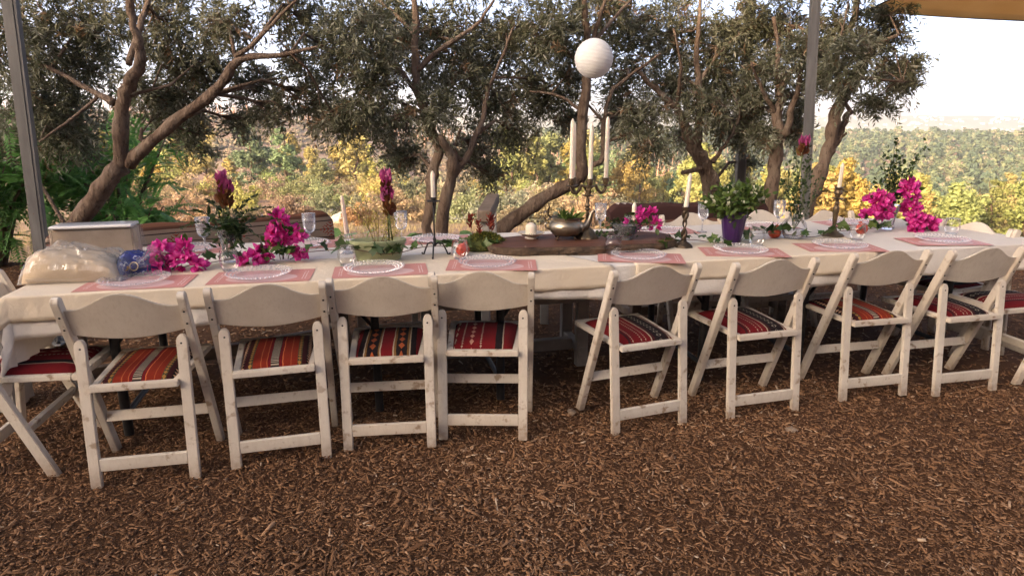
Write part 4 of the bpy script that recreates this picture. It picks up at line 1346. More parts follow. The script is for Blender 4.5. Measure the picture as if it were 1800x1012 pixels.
def chair_meshes():
    # long back post, profile in the y-z plane, running from the front foot to the top rear
    hw = .021
    dz, dy = GHT, GYT - GYF
    L = math.hypot(dz, dy)
    tz, ty = dz / L, dy / L
    outl = []
    for (s, a) in [(0, -1), (L - hw, -1)]:
        outl.append((s, a * hw))
    for k in range(1, 8):
        th = -PI / 2 + PI * k / 8
        outl.append((L - hw + hw * math.cos(th), hw * math.sin(th)))
    outl += [(L - hw, hw), (0, hw)]

    def fn(s, b, t):
        y, z = GYF + ty * s + tz * b * -1, tz * s + ty * b
        if s == 0:
            y += (-z) * ty / tz * -1 * -1
            z = 0
        return (t, y, max(z, 0))
    CH['post'] = MB().prism(outl, fn, -.0145, .0145).mesh('back_post', MT['paint'], bevel=.003, seg=2)
    # short rear leg: broad face to the rear, top rounded
    w = .021
    ol = [(-w, 0), (w, 0), (w, GHS - .03)] + [(w * math.cos(t), GHS - .03 + .03 * math.sin(t)) for t in np.linspace(.25, PI - .25, 7)] + [(-w, GHS - .03)]
    CH['leg'] = MB().prism(ol, lambda a, b, t: (a, t + GDS * b / GHS, b), -.011, .011).mesh('rear_leg', MT['paint'], bevel=.003, seg=2)
    # seat frame: trapezoid with an opening
    z0, z1 = .402, .428
    mb = MB()
    ro, fo = .163, .188
    y0, y1 = .028, .445
    for (xa, ya, xb, yb, wd) in [(-ro, y0, ro, y0, .032), (-fo, y1, fo, y1, .04)]:
        mb.box(((xa + xb) / 2, ya, (z0 + z1) / 2), (xb - xa, wd, z1 - z0))
    CH['seat'] = None
    for s in (-1, 1):
        mb.prism([(s * (ro), y0 + .016), (s * (fo), y1 - .02), (s * (fo - .03), y1 - .02), (s * (ro - .028), y0 + .016)], lambda a, b, t: (a, b, t), z0 + .001, z1 - .001)
    CH['seat'] = mb.mesh('seat_frame', MT['paint'], bevel=.0035, seg=2)
    # cushion: puffed pad inside the frame
    n = 16
    vs, fs = [], []
    for j in range(n + 1):
        for i in range(n + 1):
            s, t = i / n * 2 - 1, j / n
            hwid = (ro - .020) + (fo - ro) * t
            y = y0 + .010 + (y1 - y0 - .02) * t
            e = (1 - abs(s) ** 5) * (1 - abs(2 * t - 1) ** 5)
            vs.append((s * hwid, y, .412 + .042 * e ** .6))
    fs = [(j * (n + 1) + i, j * (n + 1) + i + 1, (j + 1) * (n + 1) + i + 1, (j + 1) * (n + 1) + i) for j in range(n) for i in range(n)]
    for k in 'abcd':
        CH['pad_' + k] = MB().add(vs, fs).mesh('cushion', MT['kilim_' + k], smooth=True)
    # backrest: humped board, bowed rearwards
    xs = np.linspace(-.203, .203, 29)

    def top(x):
        q = abs(x) / .203
        return .733 + .066 * (.5 + .5 * math.cos(PI * min(1, max(0, (q - .02) / .86)))) + .004 * q

    def bot(x):
        q = abs(x) / .203
        return .600 + .026 * q ** 1.7
    ol = [(x, top(x)) for x in xs] + [(x, bot(x)) for x in xs[::-1]]
    vs, fs = [], []
    m = len(xs)
    for side in (0, 1):
        for r in range(4):
            for x in xs:
                z = bot(x) + (top(x) - bot(x)) * r / 3
                y = post_y(z) - .012 * (1 - (x / .203) ** 2) + (-.007 if side else .007)
                vs.append((x, y, z))
    idx = lambda s, r, i: s * 4 * m + r * m + i
    for r in range(3):
        for i in range(m - 1):
            fs.append((idx(0, r, i), idx(0, r, i + 1), idx(0, r + 1, i + 1), idx(0, r + 1, i)))
            fs.append((idx(1, r, i + 1), idx(1, r, i), idx(1, r + 1, i), idx(1, r + 1, i + 1)))
    for i in range(m - 1):
        fs.append((idx(0, 3, i), idx(0, 3, i + 1), idx(1, 3, i + 1), idx(1, 3, i)))
        fs.append((idx(0, 0, i + 1), idx(0, 0, i), idx(1, 0, i), idx(1, 0, i + 1)))
    for i in (0, m - 1):
        for r in range(3):
            fs.append((idx(0, r, i), idx(0, r + 1, i), idx(1, r + 1, i), idx(1, r, i)))
    CH['back'] = MB().add(vs, fs).mesh('backrest', MT['paint'], smooth='auto', bevel=.003, seg=2)
    CH['rail'] = MB().box((0, GDS * .09 / GHS, .095), (GWS - .042, .018, .052)).mesh('rear_rail', MT['paint'], bevel=.002)
    zc = .205
    CH['stretcher'] = MB().box((0, post_y(zc), zc), (GWL - .03, .020, .045), Matrix.Rotation(-.36, 3, 'X')).mesh('stretcher', MT['paint'], bevel=.002)
    CH['bolt'] = MB().lathe([(.0045, 0), (.0045, .0015), (.002, .0028)], 8).mesh('bolt', MT['dark'])


chair_meshes()


def chair(x, y, deg, pad, label, group, s=1.0):
    r = empty('folding_chair', (x, y, 0), R(deg), label, 'chair', group)
    r.scale = (s, s, s)
    for sx in (-1, 1):
        po = put('back_post', CH['post'], r, (sx * GWL / 2, 0, 0))
        le = put('rear_leg', CH['leg'], r, (sx * GWS / 2, 0, 0))
        for z in (.655, .71):
            put('bolt', CH['bolt'], po, (0, post_y(z) - .0225, z), (R(90 + 20), 0, 0))
        put('bolt', CH['bolt'], le, (-sx * .002, GDS * .97 - .0115, GHS - .035), (R(90), 0, 0))
    sf_ = put('seat_frame', CH['seat'], r)
    put('cushion', CH['pad_' + pad], sf_)
    put('backrest', CH['back'], r)
    put('rear_rail', CH['rail'], r)
    put('stretcher', CH['stretcher'], r)
    return r


for x, y, a, pad, lab in [
    (-1.487, 2.354, 11.6, 'a', 'white folding chair with orange striped seat, first from the left in the near row'),
    (-.987, 2.507, 14.8, 'a', 'white folding chair with orange striped seat, second from the left in the near row'),
    (-.546, 2.635, 6.6, 'b', 'white folding chair with red and black broad-striped seat, third from the left'),
    (-.134, 2.724, -1.0, 'c', 'white folding chair with red figured seat, just left of the gap in the near row'),
    (.659, 2.83, 20.0, 'd', 'white folding chair with red dotted seat, first to the right of the gap'),
    (1.253, 2.971, 15.2, 'd', 'white folding chair with red dotted seat, second to the right of the gap'),
    (1.915, 3.179, 12.3, 'a', 'white folding chair with orange striped seat, third to the right of the gap'),
    (2.446, 3.246, 12.3, 'd', 'white folding chair with red dotted seat, last of the near row at right'),
]:
    chair(x, y, a, pad, lab, 'folding chairs along the near side')
chair(-2.25, 2.57, -79.6, 'c', 'white folding chair half under the hanging cloth at the left table end', 'folding chairs at the table ends')
chair(3.09, 3.64, 100, 'd', 'white folding chair at the right table end, seat seen behind the last near chair', 'folding chairs at the table ends')
chair(2.96, 4.08, 110, 'b', 'white folding chair at the far corner of the right table end', 'folding chairs at the table ends')
for u_, v_, a, pad, s, lab in [
    (1.56, 1.22, 196, 'c', .90, 'small white chair back behind the green oval pot'),
    (3.66, 1.22, 190, 'a', 1.0, 'white chair across the table, behind the purple vase at its left'),
    (4.22, 1.24, 194, 'd', 1.0, 'white chair across the table, behind the purple vase at its right'),
    (4.74, 1.22, 193, 'b', .98, 'white chair across the table, right of the right steel post'),
]:
    p = W(u_, v_)
    chair(p[0], p[1], a, pad, lab, 'folding chairs along the far side', s)

# ------------------------------------------------------------------ folding tables under the cloth
MT['tabletop'] = plain('grey_plastic_top', (.42, .41, .40), (.48, .47, .46), 20, .6)
for k, lab in enumerate(('black-legged folding table under the cloth, left third', 'black-legged folding table under the cloth, middle third', 'black-legged folding table under the cloth, right third')):
    u0, u1 = [(0.02, 1.76), (1.78, 3.52), (3.54, 5.12)][k]
    p = W((u0 + u1) / 2, .5, 0)
    r = empty('folding_table', p, TROT, lab, 'table', 'folding tables set end to end')
    L = u1 - u0
    MB().box((0, 0, .718), (L, .96, .034)).build('tabletop', MT['tabletop'], r, bevel=.006)
    for sx in (-1, 1):
        x = sx * (L / 2 - .30)
        fr = MB()
        for sy in (-1, 1):
            MB().tube([(x, sy * .33, .702), (x, sy * .33, .02)], .021, 10).build('leg', MT['dark'], r, smooth='auto')
        MB().tube([(x, -.33, .12), (x, .33, .12)], .014, 8).build('cross_bar', MT['dark'], r, smooth='auto')
        MB().tube([(x, -.33, .60), (x, .33, .60)], .012, 8).build('cross_bar', MT['dark'], r, smooth='auto')
        MB().tube([(x, 0, .60), (x - sx * .25, 0, .69)], .010, 8).build('brace', MT['dark'], r, smooth='auto')
        for sy in (-1, 1):
            MB().tube([(x, sy * .33, .45), (x - sx * .12, sy * .33, .60), (x - sx * .22, sy * .33, .70)], .009, 8).build('brace', MT['dark'], r, smooth='auto')


# ------------------------------------------------------------------ table cloths
def cloth(name, u0, u1, v0, v1, eu0, eu1, ev0, ev1, lift, mat, label, slant=0.0, step=.02, amp=1.0, seed=0, flat_end=False, skew=0.0):
    fine = np.array([-.022, -.016, -.012, -.009, -.006, -.004, -.002, 0, .003, .008])
    us = np.arange(u0 - eu0, u1 + eu1 + step * .5, step)
    vs = np.arange(v0 - ev0, v1 + ev1 + step * .5, step)
    if eu0: us = np.unique(np.concatenate([us[(us < u0 - .025) | (us > u0 + .01)], u0 + fine]).round(5))
    if ev0: vs = np.unique(np.concatenate([vs[(vs < v0 - .025) | (vs > v0 + .01)], v0 + fine]).round(5))
    P = np.zeros((len(vs), len(us), 3))
    rr = .008
    for j, t in enumerate(vs):
        for i, s in enumerate(us):
            hem = .020 * math.sin(2.1 * s + seed) + .004 * math.sin(9.7 * s + 2 * seed)
            dv = max(0, v0 - t) - max(0, t - v1)
            u1t = u1 - slant * min(max(t, v0), v1)
            ss = s
            if s > u0 and not flat_end: ss = u0 + (s - u0) * (u1t - u0) / (u1 - u0) if s <= u1 else s - u1 + u1t
            if flat_end and s > u0: ss = u0 + (s - u0) * (1 + skew * (t - v0) / (u1 - u0))
            du = max(0, u0 - ss) - (0 if flat_end else max(0, ss - u1t))
            e0 = abs(du) + abs(dv)
            e = e0 * (1 + hem / .2 * (e0 > .03))
            cu, cv = min(max(ss, u0), u1t if not flat_end else ss), min(max(t, v0), v1)
            z = TOP + lift + .0008 * float(wig(s, t, .07, seed)) + .0012 * math.exp(-((s - round(s / .46) * .46) / .006) ** 2)
            if e > 0:
                nrm = math.hypot(du, dv)
                dirx, diry = -du / nrm, -dv / nrm
                if e < rr * PI / 2:
                    ox, oz = rr * math.sin(e / rr), rr * (1 - math.cos(e / rr))
                else:
                    ox, oz = rr, rr + e - rr * PI / 2
                al = s if abs(dv) >= abs(du) else t * 1.3
                rip = amp * min(1, e / .16) * (1 if du else .45) * (.4 if du and dv else 1) * (.014 * math.sin(17 * al + 2.2 * math.sin(5 * al + seed)) + .008 * math.sin(41 * al + 3 * math.sin(7 * al)) + .012)
                ox += max(-.006, rip) + .5 * min(abs(du), abs(dv))
                ox += lift * 2.5
                p = W(cu + dirx * ox, cv + diry * ox, z - oz)
            else:
                p = W(cu, cv, z)
            P[j, i] = p
    n = len(us)
    i, j = np.meshgrid(np.arange(n - 1), np.arange(len(vs) - 1))
    F = np.stack([j * n + i, j * n + i + 1, (j + 1) * n + i + 1, (j + 1) * n + i], -1).reshape(-1, 4)
    o = put(name, npmesh(name, P.reshape(-1, 3), F, mat, smooth=True))
    md = o.modifiers.new('thick', 'SOLIDIFY'); md.thickness = .0012; md.offset = -1
    return tag(o, label, 'tablecloth', 'tablecloths')


cloth('tablecloth', .03, 5.33, 0, 1.02, .30, .16, .165, .17, 0, MT['cloth_white'], 'long white cloth covering the whole table, its corner hanging at the left end', slant=.18, amp=1.0, seed=1)
cloth('tablecloth', .028, 2.60, -.002, .46, .13, 0, .105, 0, .0032, MT['cloth_cream'], 'cream overlay cloth along the left half of the near table edge', amp=.7, seed=2.3, flat_end=True, skew=-.55)
cloth('tablecloth', 2.72, 4.12, -.002, .44, 0, 0, .11, 0, .0032, MT['cloth_cream'], 'cream overlay cloth along the near table edge, right of the wooden slab', amp=.7, seed=5.1, flat_end=True, skew=.35)


# ------------------------------------------------------------------ benches across the table
def kilim_cover(name, trim):
    m, nt, out = nodes(name)
    tc = N(nt, 'TexCoord')
    sp = N(nt, 'SeparateXYZ')
    nt.links.new(tc.outputs['Object'], sp.inputs[0])
    x, z = sp.outputs[0], sp.outputs[2]
    zn = mth(nt, 'DIVIDE', mth(nt, 'SUBTRACT', z, .44), .44)
    if trim:
        c = ramp(nt, zn, [(0, (.16, .085, .06)), (.3, (.075, .03, .028)), (.36, (.2, .1, .07)), (.62, (.06, .028, .026)), (.9, (.05, .03, .03))], 'CONSTANT')
        zz = mth(nt, 'ABSOLUTE', mth(nt, 'SUBTRACT', mth(nt, 'FRACT', mth(nt, 'DIVIDE', x, .05)), .5))
        d = mth(nt, 'ABSOLUTE', mth(nt, 'SUBTRACT', mth(nt, 'SUBTRACT', z, .838), mth(nt, 'MULTIPLY', zz, .022)))
        c = mixc(nt, mth(nt, 'LESS_THAN', d, .0035), c, (.6, .52, .45))
    else:
        c = ramp(nt, zn, [(0, (.10, .055, .035)), (.50, (.14, .085, .058)), (.56, (.02, .016, .016)), (.575, (.27, .20, .155)), (.68, (.03, .025, .024)), (.695, (.29, .215, .165)), (.80, (.03, .02, .018)), (.815, (.26, .19, .145)), (.86, (.09, .04, .026)), (.90, (.15, .062, .036))], 'CONSTANT')
        fx = mth(nt, 'ABSOLUTE', mth(nt, 'SUBTRACT', mth(nt, 'FRACT', mth(nt, 'DIVIDE', x, .30)), .5))
        fz = mth(nt, 'ABSOLUTE', mth(nt, 'SUBTRACT', z, .742))
        tri = mth(nt, 'LESS_THAN', mth(nt, 'ADD', mth(nt, 'MULTIPLY', fx, .30), mth(nt, 'MULTIPLY', fz, 1.25)), .075)
        stp = mth(nt, 'GREATER_THAN', mth(nt, 'ABSOLUTE', mth(nt, 'SUBTRACT', mth(nt, 'FRACT', mth(nt, 'DIVIDE', fz, .022)), mth(nt, 'FRACT', mth(nt, 'DIVIDE', fx, .08)))), .38)
        c = mixc(nt, mth(nt, 'MULTIPLY', tri, stp), c, (.24, .035, .02))
    c = mixc(nt, mth(nt, 'MULTIPLY', noise(nt, tc.outputs['Object'], 200, 3), .4), c, (.05, .03, .025))
    bsdf(nt, out, c, .95, spec=.1, bump=noise(nt, tc.outputs['Object'], 300, 2), bstr=.3, bdist=.003)
    return m


MT['old_wood'] = plain('weathered_wood', (.11, .075, .052), (.21, .155, .115), 9, .85, bstr=.5, bscale=45)
MT['grey_wood'] = plain('grey_painted_wood', (.24, .22, .20), (.36, .33, .30), 9, .8, bstr=.3, bscale=45)


def bench(u0, u1, vb, top, cover, label, rz=0.0, backed=True, seat_v=.48, wood='old_wood'):
    p = W((u0 + u1) / 2, vb, 0)
    r = empty('wooden_bench', p, TROT + rz, label, 'bench', 'wooden benches on the far side')
    L = u1 - u0
    for k in range(4):
        MB().box((0, -.06 - k * seat_v / 4.2, .425), (L, seat_v / 4.4, .03)).build('seat_board', MT[wood], r, bevel=.004)
    for sx in (-1, 1):
        x = sx * (L / 2 - .06)
        MB().box((x, -seat_v + .08, .205), (.07, .05, .41)).build('leg', MT[wood], r, bevel=.004)
        if backed:
            MB().box((x, .015, .39), (.07, .05, .78)).build('leg', MT[wood], r, bevel=.004)
        else:
            MB().box((x, -.1, .205), (.07, .05, .41)).build('leg', MT[wood], r, bevel=.004)
        MB().box((x, -seat_v / 2 - .02, .10), (.05, seat_v - .12, .05)).build('foot_rail', MT[wood], r, bevel=.004)
    MB().box((0, -seat_v / 2 - .03, .10), (L - .16, .05, .07)).build('stretcher', MT[wood], r, bevel=.004)
    if backed:
        for z in (.56, .70):
            MB().box((0, -.018, z), (L - .04, .022, .11)).build('back_board', MT[wood], r, bevel=.004)
        # cover hung over the back: inverted U, round-cornered ends
        prof = [(-.040, .48)] + [(-.042, z) for z in np.linspace(.52, top - .03, 8)] + [(-.042 + .046 * (1 - math.cos(t)), top - .03 + .03 * math.sin(t)) for t in np.linspace(.3, PI - .3, 6)] + [(.05, top - .05), (.052, .62)]
        vs, fs = [], []
        xs = np.linspace(-L / 2 - .01, L / 2 + .01, 60)
        for x in xs:
            ed = max(0, abs(x) - (L / 2 - .07)) / .08
            sag = .008 * math.sin(3.1 * x + 1) + .05 * ed ** 2.5
            for (y, z) in prof:
                vs.append((x, y + .006 * math.sin(13 * x + 20 * z), z - sag * (z - .45) / .4 + .004 * math.sin(21 * x)))
        n = len(prof)
        fs = [(i * n + k, i * n + k + 1, (i + 1) * n + k + 1, (i + 1) * n + k) for i in range(len(xs) - 1) for k in range(n - 1)]
        fs += [tuple(range(n)), tuple(range((len(xs) - 1) * n + n - 1, (len(xs) - 1) * n - 1, -1))]
        MB().add(vs, fs).build('cover', cover, r, smooth='auto')
    return r


bench(-.26, 1.26, 1.24, .855, kilim_cover('kilim_bench_cover', False), 'wooden bench with a brown kilim cover, behind the pink flowers at left', rz=.33, seat_v=.40)
bench(3.18, 4.44, 1.52, .835, kilim_cover('dark_bench_cover', True), 'wooden bench with a dark cover and white zigzag trim, behind the purple vase')
bench(1.72, 2.72, .98, .8, None, 'backless weathered bench pushed under the middle of the table', backed=False, wood='grey_wood')
p = W(2.36, 1.9, 0)
r = empty('wooden_bench', p, R(88), 'wooden bench seen end-on behind the mossy dish', 'bench', 'wooden benches on the far side')
MB().box((0, 0, .79), (1.0, .10, .085)).build('back_board', MT['old_wood'], r, bevel=.008)
for sx in (-1, 1):
    MB().box((sx * .42, 0, .37), (.06, .06, .75)).build('leg', MT['grey_wood'], r, bevel=.005)
    MB().box((sx * .42, -.42, .2), (.06, .06, .40)).build('leg', MT['grey_wood'], r, bevel=.005)
for k in range(3):
    MB().box((0, -.1 - k * .15, .415), (1.0, .13, .03)).build('seat_board', MT['grey_wood'], r, bevel=.004)
# grey stone block behind the left table end
b = MB().box((0, 0, .3), (.22, .2, .6))
tag(b.build('stone_block', MT['rock'], None, bevel=.03, seg=2, loc=(-2.62, 3.08, 0)), 'grey stone block behind the left end of the table', 'stone block')


# ------------------------------------------------------------------ tableware and decorations
MT['glass'] = clear_glass('clear_glass', gloss=.01, edge=.55)
MT['crystal'] = clear_glass('cut_crystal', (.98, .98, 1.0), .06, .12, .9)


def sparkle_glass(name, white, gloss):  # the white diffuse share stands in for sky reflections and sparkle on the glass
    m, nt, out = nodes(name)
    tr, df, gl = N(nt, 'BsdfTransparent'), N(nt, 'BsdfDiffuse'), N(nt, 'BsdfGlossy')
    df.inputs[0].default_value = (.90, .88, .90, 1)
    gl.inputs['Roughness'].default_value = .12
    m1, m2 = N(nt, 'MixShader'), N(nt, 'MixShader')
    m1.inputs[0].default_value = white
    m2.inputs[0].default_value = gloss
    nt.links.new(tr.outputs[0], m1.inputs[1]); nt.links.new(df.outputs[0], m1.inputs[2])
    nt.links.new(m1.outputs[0], m2.inputs[1]); nt.links.new(gl.outputs[0], m2.inputs[2])
    nt.links.new(m2.outputs[0], out.inputs[0])
    return m


MT['plate'] = sparkle_glass('pressed_glass', .09, .07)
MT['bead'] = sparkle_glass('pressed_glass_beads', .24, .2)
MT['film'] = clear_glass('plastic_film', (.99, .99, .99), .10, .03, .7)
MT['ivory'] = plain('ivory_wax', (.74, .66, .52), (.78, .71, .58), 6, .45, Subsurface_Weight=.15)
MT['pinkwax'] = plain('blush_wax', (.70, .55, .46), (.74, .60, .50), 6, .45, Subsurface_Weight=.15)
MT['wick'] = plain('wick', (.02, .018, .015), None, rough=.9)
MT['brass'] = plain('aged_brass', (.085, .06, .036), (.19, .135, .08), 30, .42, .7, bstr=.15, bscale=70)
MT['bronze'] = plain('dark_bronze', (.045, .032, .022), (.12, .085, .055), 40, .45, .7, bstr=.3, bscale=90)
MT['pewter'] = plain('tarnished_silver', (.23, .185, .13), (.42, .36, .28), 18, .3, .9, bstr=.1, bscale=60)
MT['stem'] = plain('plant_stem', (.05, .075, .02), (.10, .12, .04), 20, .6)
MT['brownstem'] = plain('woody_stem', (.10, .05, .03), (.16, .09, .05), 20, .7)
MT['bract'] = leafy('bougainvillea_bract', [(0, (.42, .010, .16)), (.4, (.64, .025, .27)), (.75, (.78, .07, .39)), (1, (.88, .26, .56))], .6, .45)
MT['ivy'] = leafy('ivy_leaf', [(0, (.018, .045, .012)), (.5, (.045, .09, .022)), (1, (.12, .17, .045))], .4, .2)
MT['dark_leaf'] = leafy('boxwood_leaf', [(0, (.012, .03, .008)), (.6, (.035, .065, .018)), (1, (.09, .125, .04))], .4, .2)
MT['lime_leaf'] = leafy('fresh_leaf', [(0, (.03, .065, .012)), (.6, (.085, .14, .03)), (1, (.19, .23, .07))], .45, .3)
MT['flower_white'] = plain('cream_blossom', (.66, .66, .45), (.74, .72, .55), 30, .7)
MT['petal'] = leafy('cream_petal', [(0, (.60, .60, .42)), (1, (.78, .77, .62))], .6, .3)
MT['red'] = plain('pomegranate_skin', (.42, .035, .02), (.56, .09, .035), 14, .35, bstr=.1)


def leaf_arrays(P, D, L, ratio, rng, fold=.25):
    """pointed leaves at P (N,3) along D (N,3), length L (N,)"""
    n = len(P)
    D = D / np.linalg.norm(D, axis=1)[:, None]
    wv = np.cross(D, rng.normal(size=(n, 3))); wv /= np.linalg.norm(wv, axis=1)[:, None]
    nv = np.cross(D, wv)
    wd = (L * ratio / 2)[:, None]
    L = L[:, None]
    V = np.stack([P, P + D * L * .3 + wv * wd + nv * wd * fold, P + D * L * .7 + wv * wd * .8 + nv * wd * fold, P + D * L, P + D * L * .7 - wv * wd * .8 + nv * wd * fold, P + D * L * .3 - wv * wd + nv * wd * fold], 1)
    F = (np.arange(n)[:, None, None] * 6 + np.array([(0, 1, 2, 3), (0, 3, 4, 5)])[None]).reshape(-1, 4)
    return V.reshape(-1, 3), F


def foliage(name, P, D, L, ratio, mat, parent, rng, tint=.5, spread=.2, fold=.25):
    P, D, L = np.array(P, float), np.array(D, float), np.array(L, float)
    V, F = leaf_arrays(P, D, L, ratio, rng, fold)
    t = np.clip(tint + rng.normal(0, spread, len(P)), 0, 1)
    return put(name, npmesh(name, V, F, MT[mat], np.repeat(t, 6)), parent)


# single-leaf and single-flower meshes shared by many parts
def ivy_mesh():
    pts = [(0, 0), (.18, -.12), (.42, -.22), (.40, .02), (.62, .22), (.36, .34), (.22, .55), (.10, .62), (0, 1.0), (-.10, .62), (-.22, .55), (-.36, .34), (-.62, .22), (-.40, .02), (-.42, -.22), (-.18, -.12)]
    V = [(0, .3, .04)] + [(x, y, -.10 * abs(x) + .05 * math.sin(5 * y)) for x, y in pts]
    F = [(0, i, i % len(pts) + 1, i % len(pts) + 1)[:3] for i in range(1, len(pts) + 1)]
    out = []
    for t in (.2, .5, .85):
        out.append(npmesh('leaf', np.array(V), np.array(F), MT['ivy'], np.full(len(V), t)))
    return out


def bract_mesh(seed):
    rng = np.random.default_rng(seed)
    V, F, T = [], [], []
    for k in range(3):
        th = 2 * PI * k / 3 + rng.uniform(-.25, .25)
        op = rng.uniform(.35, .95)
        d = np.array([math.cos(th) * math.sin(op), math.sin(th) * math.sin(op), math.cos(op)])
        s = np.array([-math.sin(th), math.cos(th), 0])
        nrm = np.cross(d, s)
        o = len(V)
        for t, w, b in [(0, .0, 0), (.22, .30, .05), (.5, .40, .12), (.78, .24, .10), (1.0, .0, .02)]:
            for sg in ((-1, 0, 1) if w else (0,)):
                V.append(d * t + s * w * sg + nrm * (b - .10 * abs(sg) * (w > 0)) + rng.normal(0, .015, 3))
                T.append(.48 + rng.uniform(-.35, .3) + .25 * (sg == 0) * (t > .3))
        F += [(o, o + 1, o + 2), (o, o + 2, o + 3)]
        for q in (1, 4):
            F += [(o + q, o + q + 3, o + q + 4), (o + q, o + q + 4, o + q + 1), (o + q + 1, o + q + 4, o + q + 5), (o + q + 1, o + q + 5, o + q + 2)]
        F += [(o + 7, o + 10, o + 8), (o + 8, o + 10, o + 9)]
    return npmesh('flower', np.array(V), np.array(F), MT['bract'], np.clip(np.array(T), 0, 1), smooth=True)


IVY = ivy_mesh()
BRACT = [bract_mesh(k) for k in range(5)]


def bougainvillea(loc, blobs, label, seed, leaves=14, stem=None, size=.043):
    """blobs: (x, y, z, rx, ry, rz, n) local flower clusters"""
    rng = np.random.default_rng(seed)
    r = empty('bougainvillea_spray', loc, TROT, label, 'flowers', 'bougainvillea sprays on the table')
    mb = MB()
    for (x, y, z, rx, ry, rz, n) in blobs:
        c = np.array([x, y, z])
        root_ = np.array(stem if stem else (x * .3, y * .3, .012))
        mb.tube([tuple(root_), tuple((root_ + c) / 2 + rng.normal(0, .01, 3)), tuple(c)], [.0025, .002, .0012], 5)
        for k in range(int(n * 1.35)):
            d = rng.normal(size=3); d /= np.linalg.norm(d)
            p = c + d * np.array([rx, ry, rz]) * rng.random() ** .4
            p[2] = max(p[2], .012)
            q = Vector(tuple(d + np.array([0, -.35, .25]))).to_track_quat('Z', 'Y').to_euler()
            put('flower', BRACT[rng.integers(5)], r, tuple(p), (q.x, q.y, q.z), float(size * rng.uniform(.8, 1.2)))
    P, D, L = [], [], []
    for k in range(leaves):
        b = blobs[rng.integers(len(blobs))]
        d = rng.normal(size=3); d /= np.linalg.norm(d)
        p = np.array(b[:3]) + d * np.array(b[3:6]) * .9
        p[2] = max(p[2], .01)
        P.append(p); D.append(d + np.array([0, -.2, .1])); L.append(rng.uniform(.03, .055))
    foliage('leaves', P, D, L, .6, 'lime_leaf', r, rng, .35)
    mb.build('stem', MT['brownstem'], r)
    return r


def ivy_garland(pts, n, label, seed, size=.05, blossoms=0):
    """pts in table u, v, height"""
    rng = np.random.default_rng(seed)
    W0 = np.array(W(*pts[0][:2], TOP))
    r = empty('ivy_garland', tuple(W0), 0, label, 'garland', 'ivy garlands on the table')
    P = [np.array(W(a, b, TOP + c_)) - W0 for a, b, c_ in pts]
    S = smooth_path(P, 6)
    MB().tube([tuple(s) for s in S], .0022, 6).build('stem', MT['brownstem'], r)
    for k in range(n):
        t = rng.uniform(0, len(S) - 1.01)
        i = int(t)
        p = S[i] + (S[i + 1] - S[i]) * (t - i) + np.array([rng.normal(0, .018), rng.normal(0, .022), rng.uniform(.004, .03)])
        put('leaf', IVY[rng.integers(3)], r, tuple(p), (rng.uniform(.1, 1.2), rng.uniform(-.6, .6), rng.uniform(0, 6.28)), float(size * rng.uniform(.6, 1.15)))
    return r


def sprig(r, base, tips, leaf, ratio, mat, rng, per=26, stemr=.002, tint=.4, name='leaves', spread_r=.012):
    P, D, L = [], [], []
    mb = MB()
    for tip in tips:
        a, e = np.array(base), np.array(tip)
        mid = (a + e) / 2 + rng.normal(0, .02, 3)
        path = smooth_path([a, mid, e], 8)
        mb.tube([tuple(p) for p in path], [stemr] * (len(path) - 3) + [stemr * .7, stemr * .5, stemr * .3], 5)
        for k in range(per):
            t = rng.uniform(.22, 1) * (len(path) - 1.01)
            i = int(t)
            p = path[i] + (path[i + 1] - path[i]) * (t - i)
            d = rng.normal(size=3) + (e - a) / np.linalg.norm(e - a) * .7
            P.append(p + rng.normal(0, spread_r, 3)); D.append(d); L.append(leaf * rng.uniform(.6, 1.25))
    foliage(name, P, D, L, ratio, mat, r, rng, tint)
    mb.build('stems', MT['stem'], r)


def candle(loc, h, rad, label, mat='ivory', lean=(0, 0), taper=.78, group='candles on the table', square=False):
    r = empty('candle', loc, 0, label, 'candle', group)
    r.rotation_euler = (lean[0], lean[1], .4)
    top = h - .016
    MB().lathe([(rad, 0), (rad, h * .05), (rad * (1 + taper) / 2, h * .5), (rad * taper, top - .004), (rad * taper * .75, top + .006), (rad * .25, h)], 6 if square else 20).build('wax', MT[mat], r, smooth='auto')
    wx = r.children[0] if r.children else r
    MB().tube([(0, 0, h - .001), (.001, 0, h + .005), (.003, 0, h + .009)], .0009, 5).build('wick', MT['wick'], wx)
    return r


def tumbler(u, v, label, z=TOP + .001, h=.095, rt=.043, rb=.034, lift=0):
    r = empty('stemless_glass', W(u, v, z + lift), random.uniform(0, 3), label, 'glass', 'stemless glasses on the table')
    MB().lathe([(0, .004), (rb * .9, .004), (rb, .012), (rt * 1.02, h * .4), (rt, h * .62), (rt * .88, h)], 28).build('bowl', MT['glass'], r, smooth=True)
    MB().tube([(rt * .88 * math.cos(t), rt * .88 * math.sin(t), h) for t in np.linspace(0, 2 * PI, 29)], .0009, 5).build('rim', MT['glass'], r, smooth=True)
    MB().lathe([(0, 0), (rb * .9, 0), (rb * .95, .005), (0, .0065)], 20).build('base', MT['glass'], r, smooth=True)
    return r


def wine(u, v, label, h=.17, z=TOP + .001):
    r = empty('wine_glass', W(u, v, z), 0, label, 'glass', 'stemmed glasses on the table')
    fl = lambda th, zz: .03 * math.cos(10 * th)
    MB().lathe([(.004, .075), (.022, .085), (.031, .10), (.034, .125), (.037, h)], 40, flute=fl).build('bowl', MT['crystal'], r, smooth=True)
    MB().lathe([(.032, 0), (.030, .003), (.006, .008), (.0042, .02), (.0042, .06), (.008, .075)], 20).build('stem', MT['crystal'], r, smooth=True)
    return r


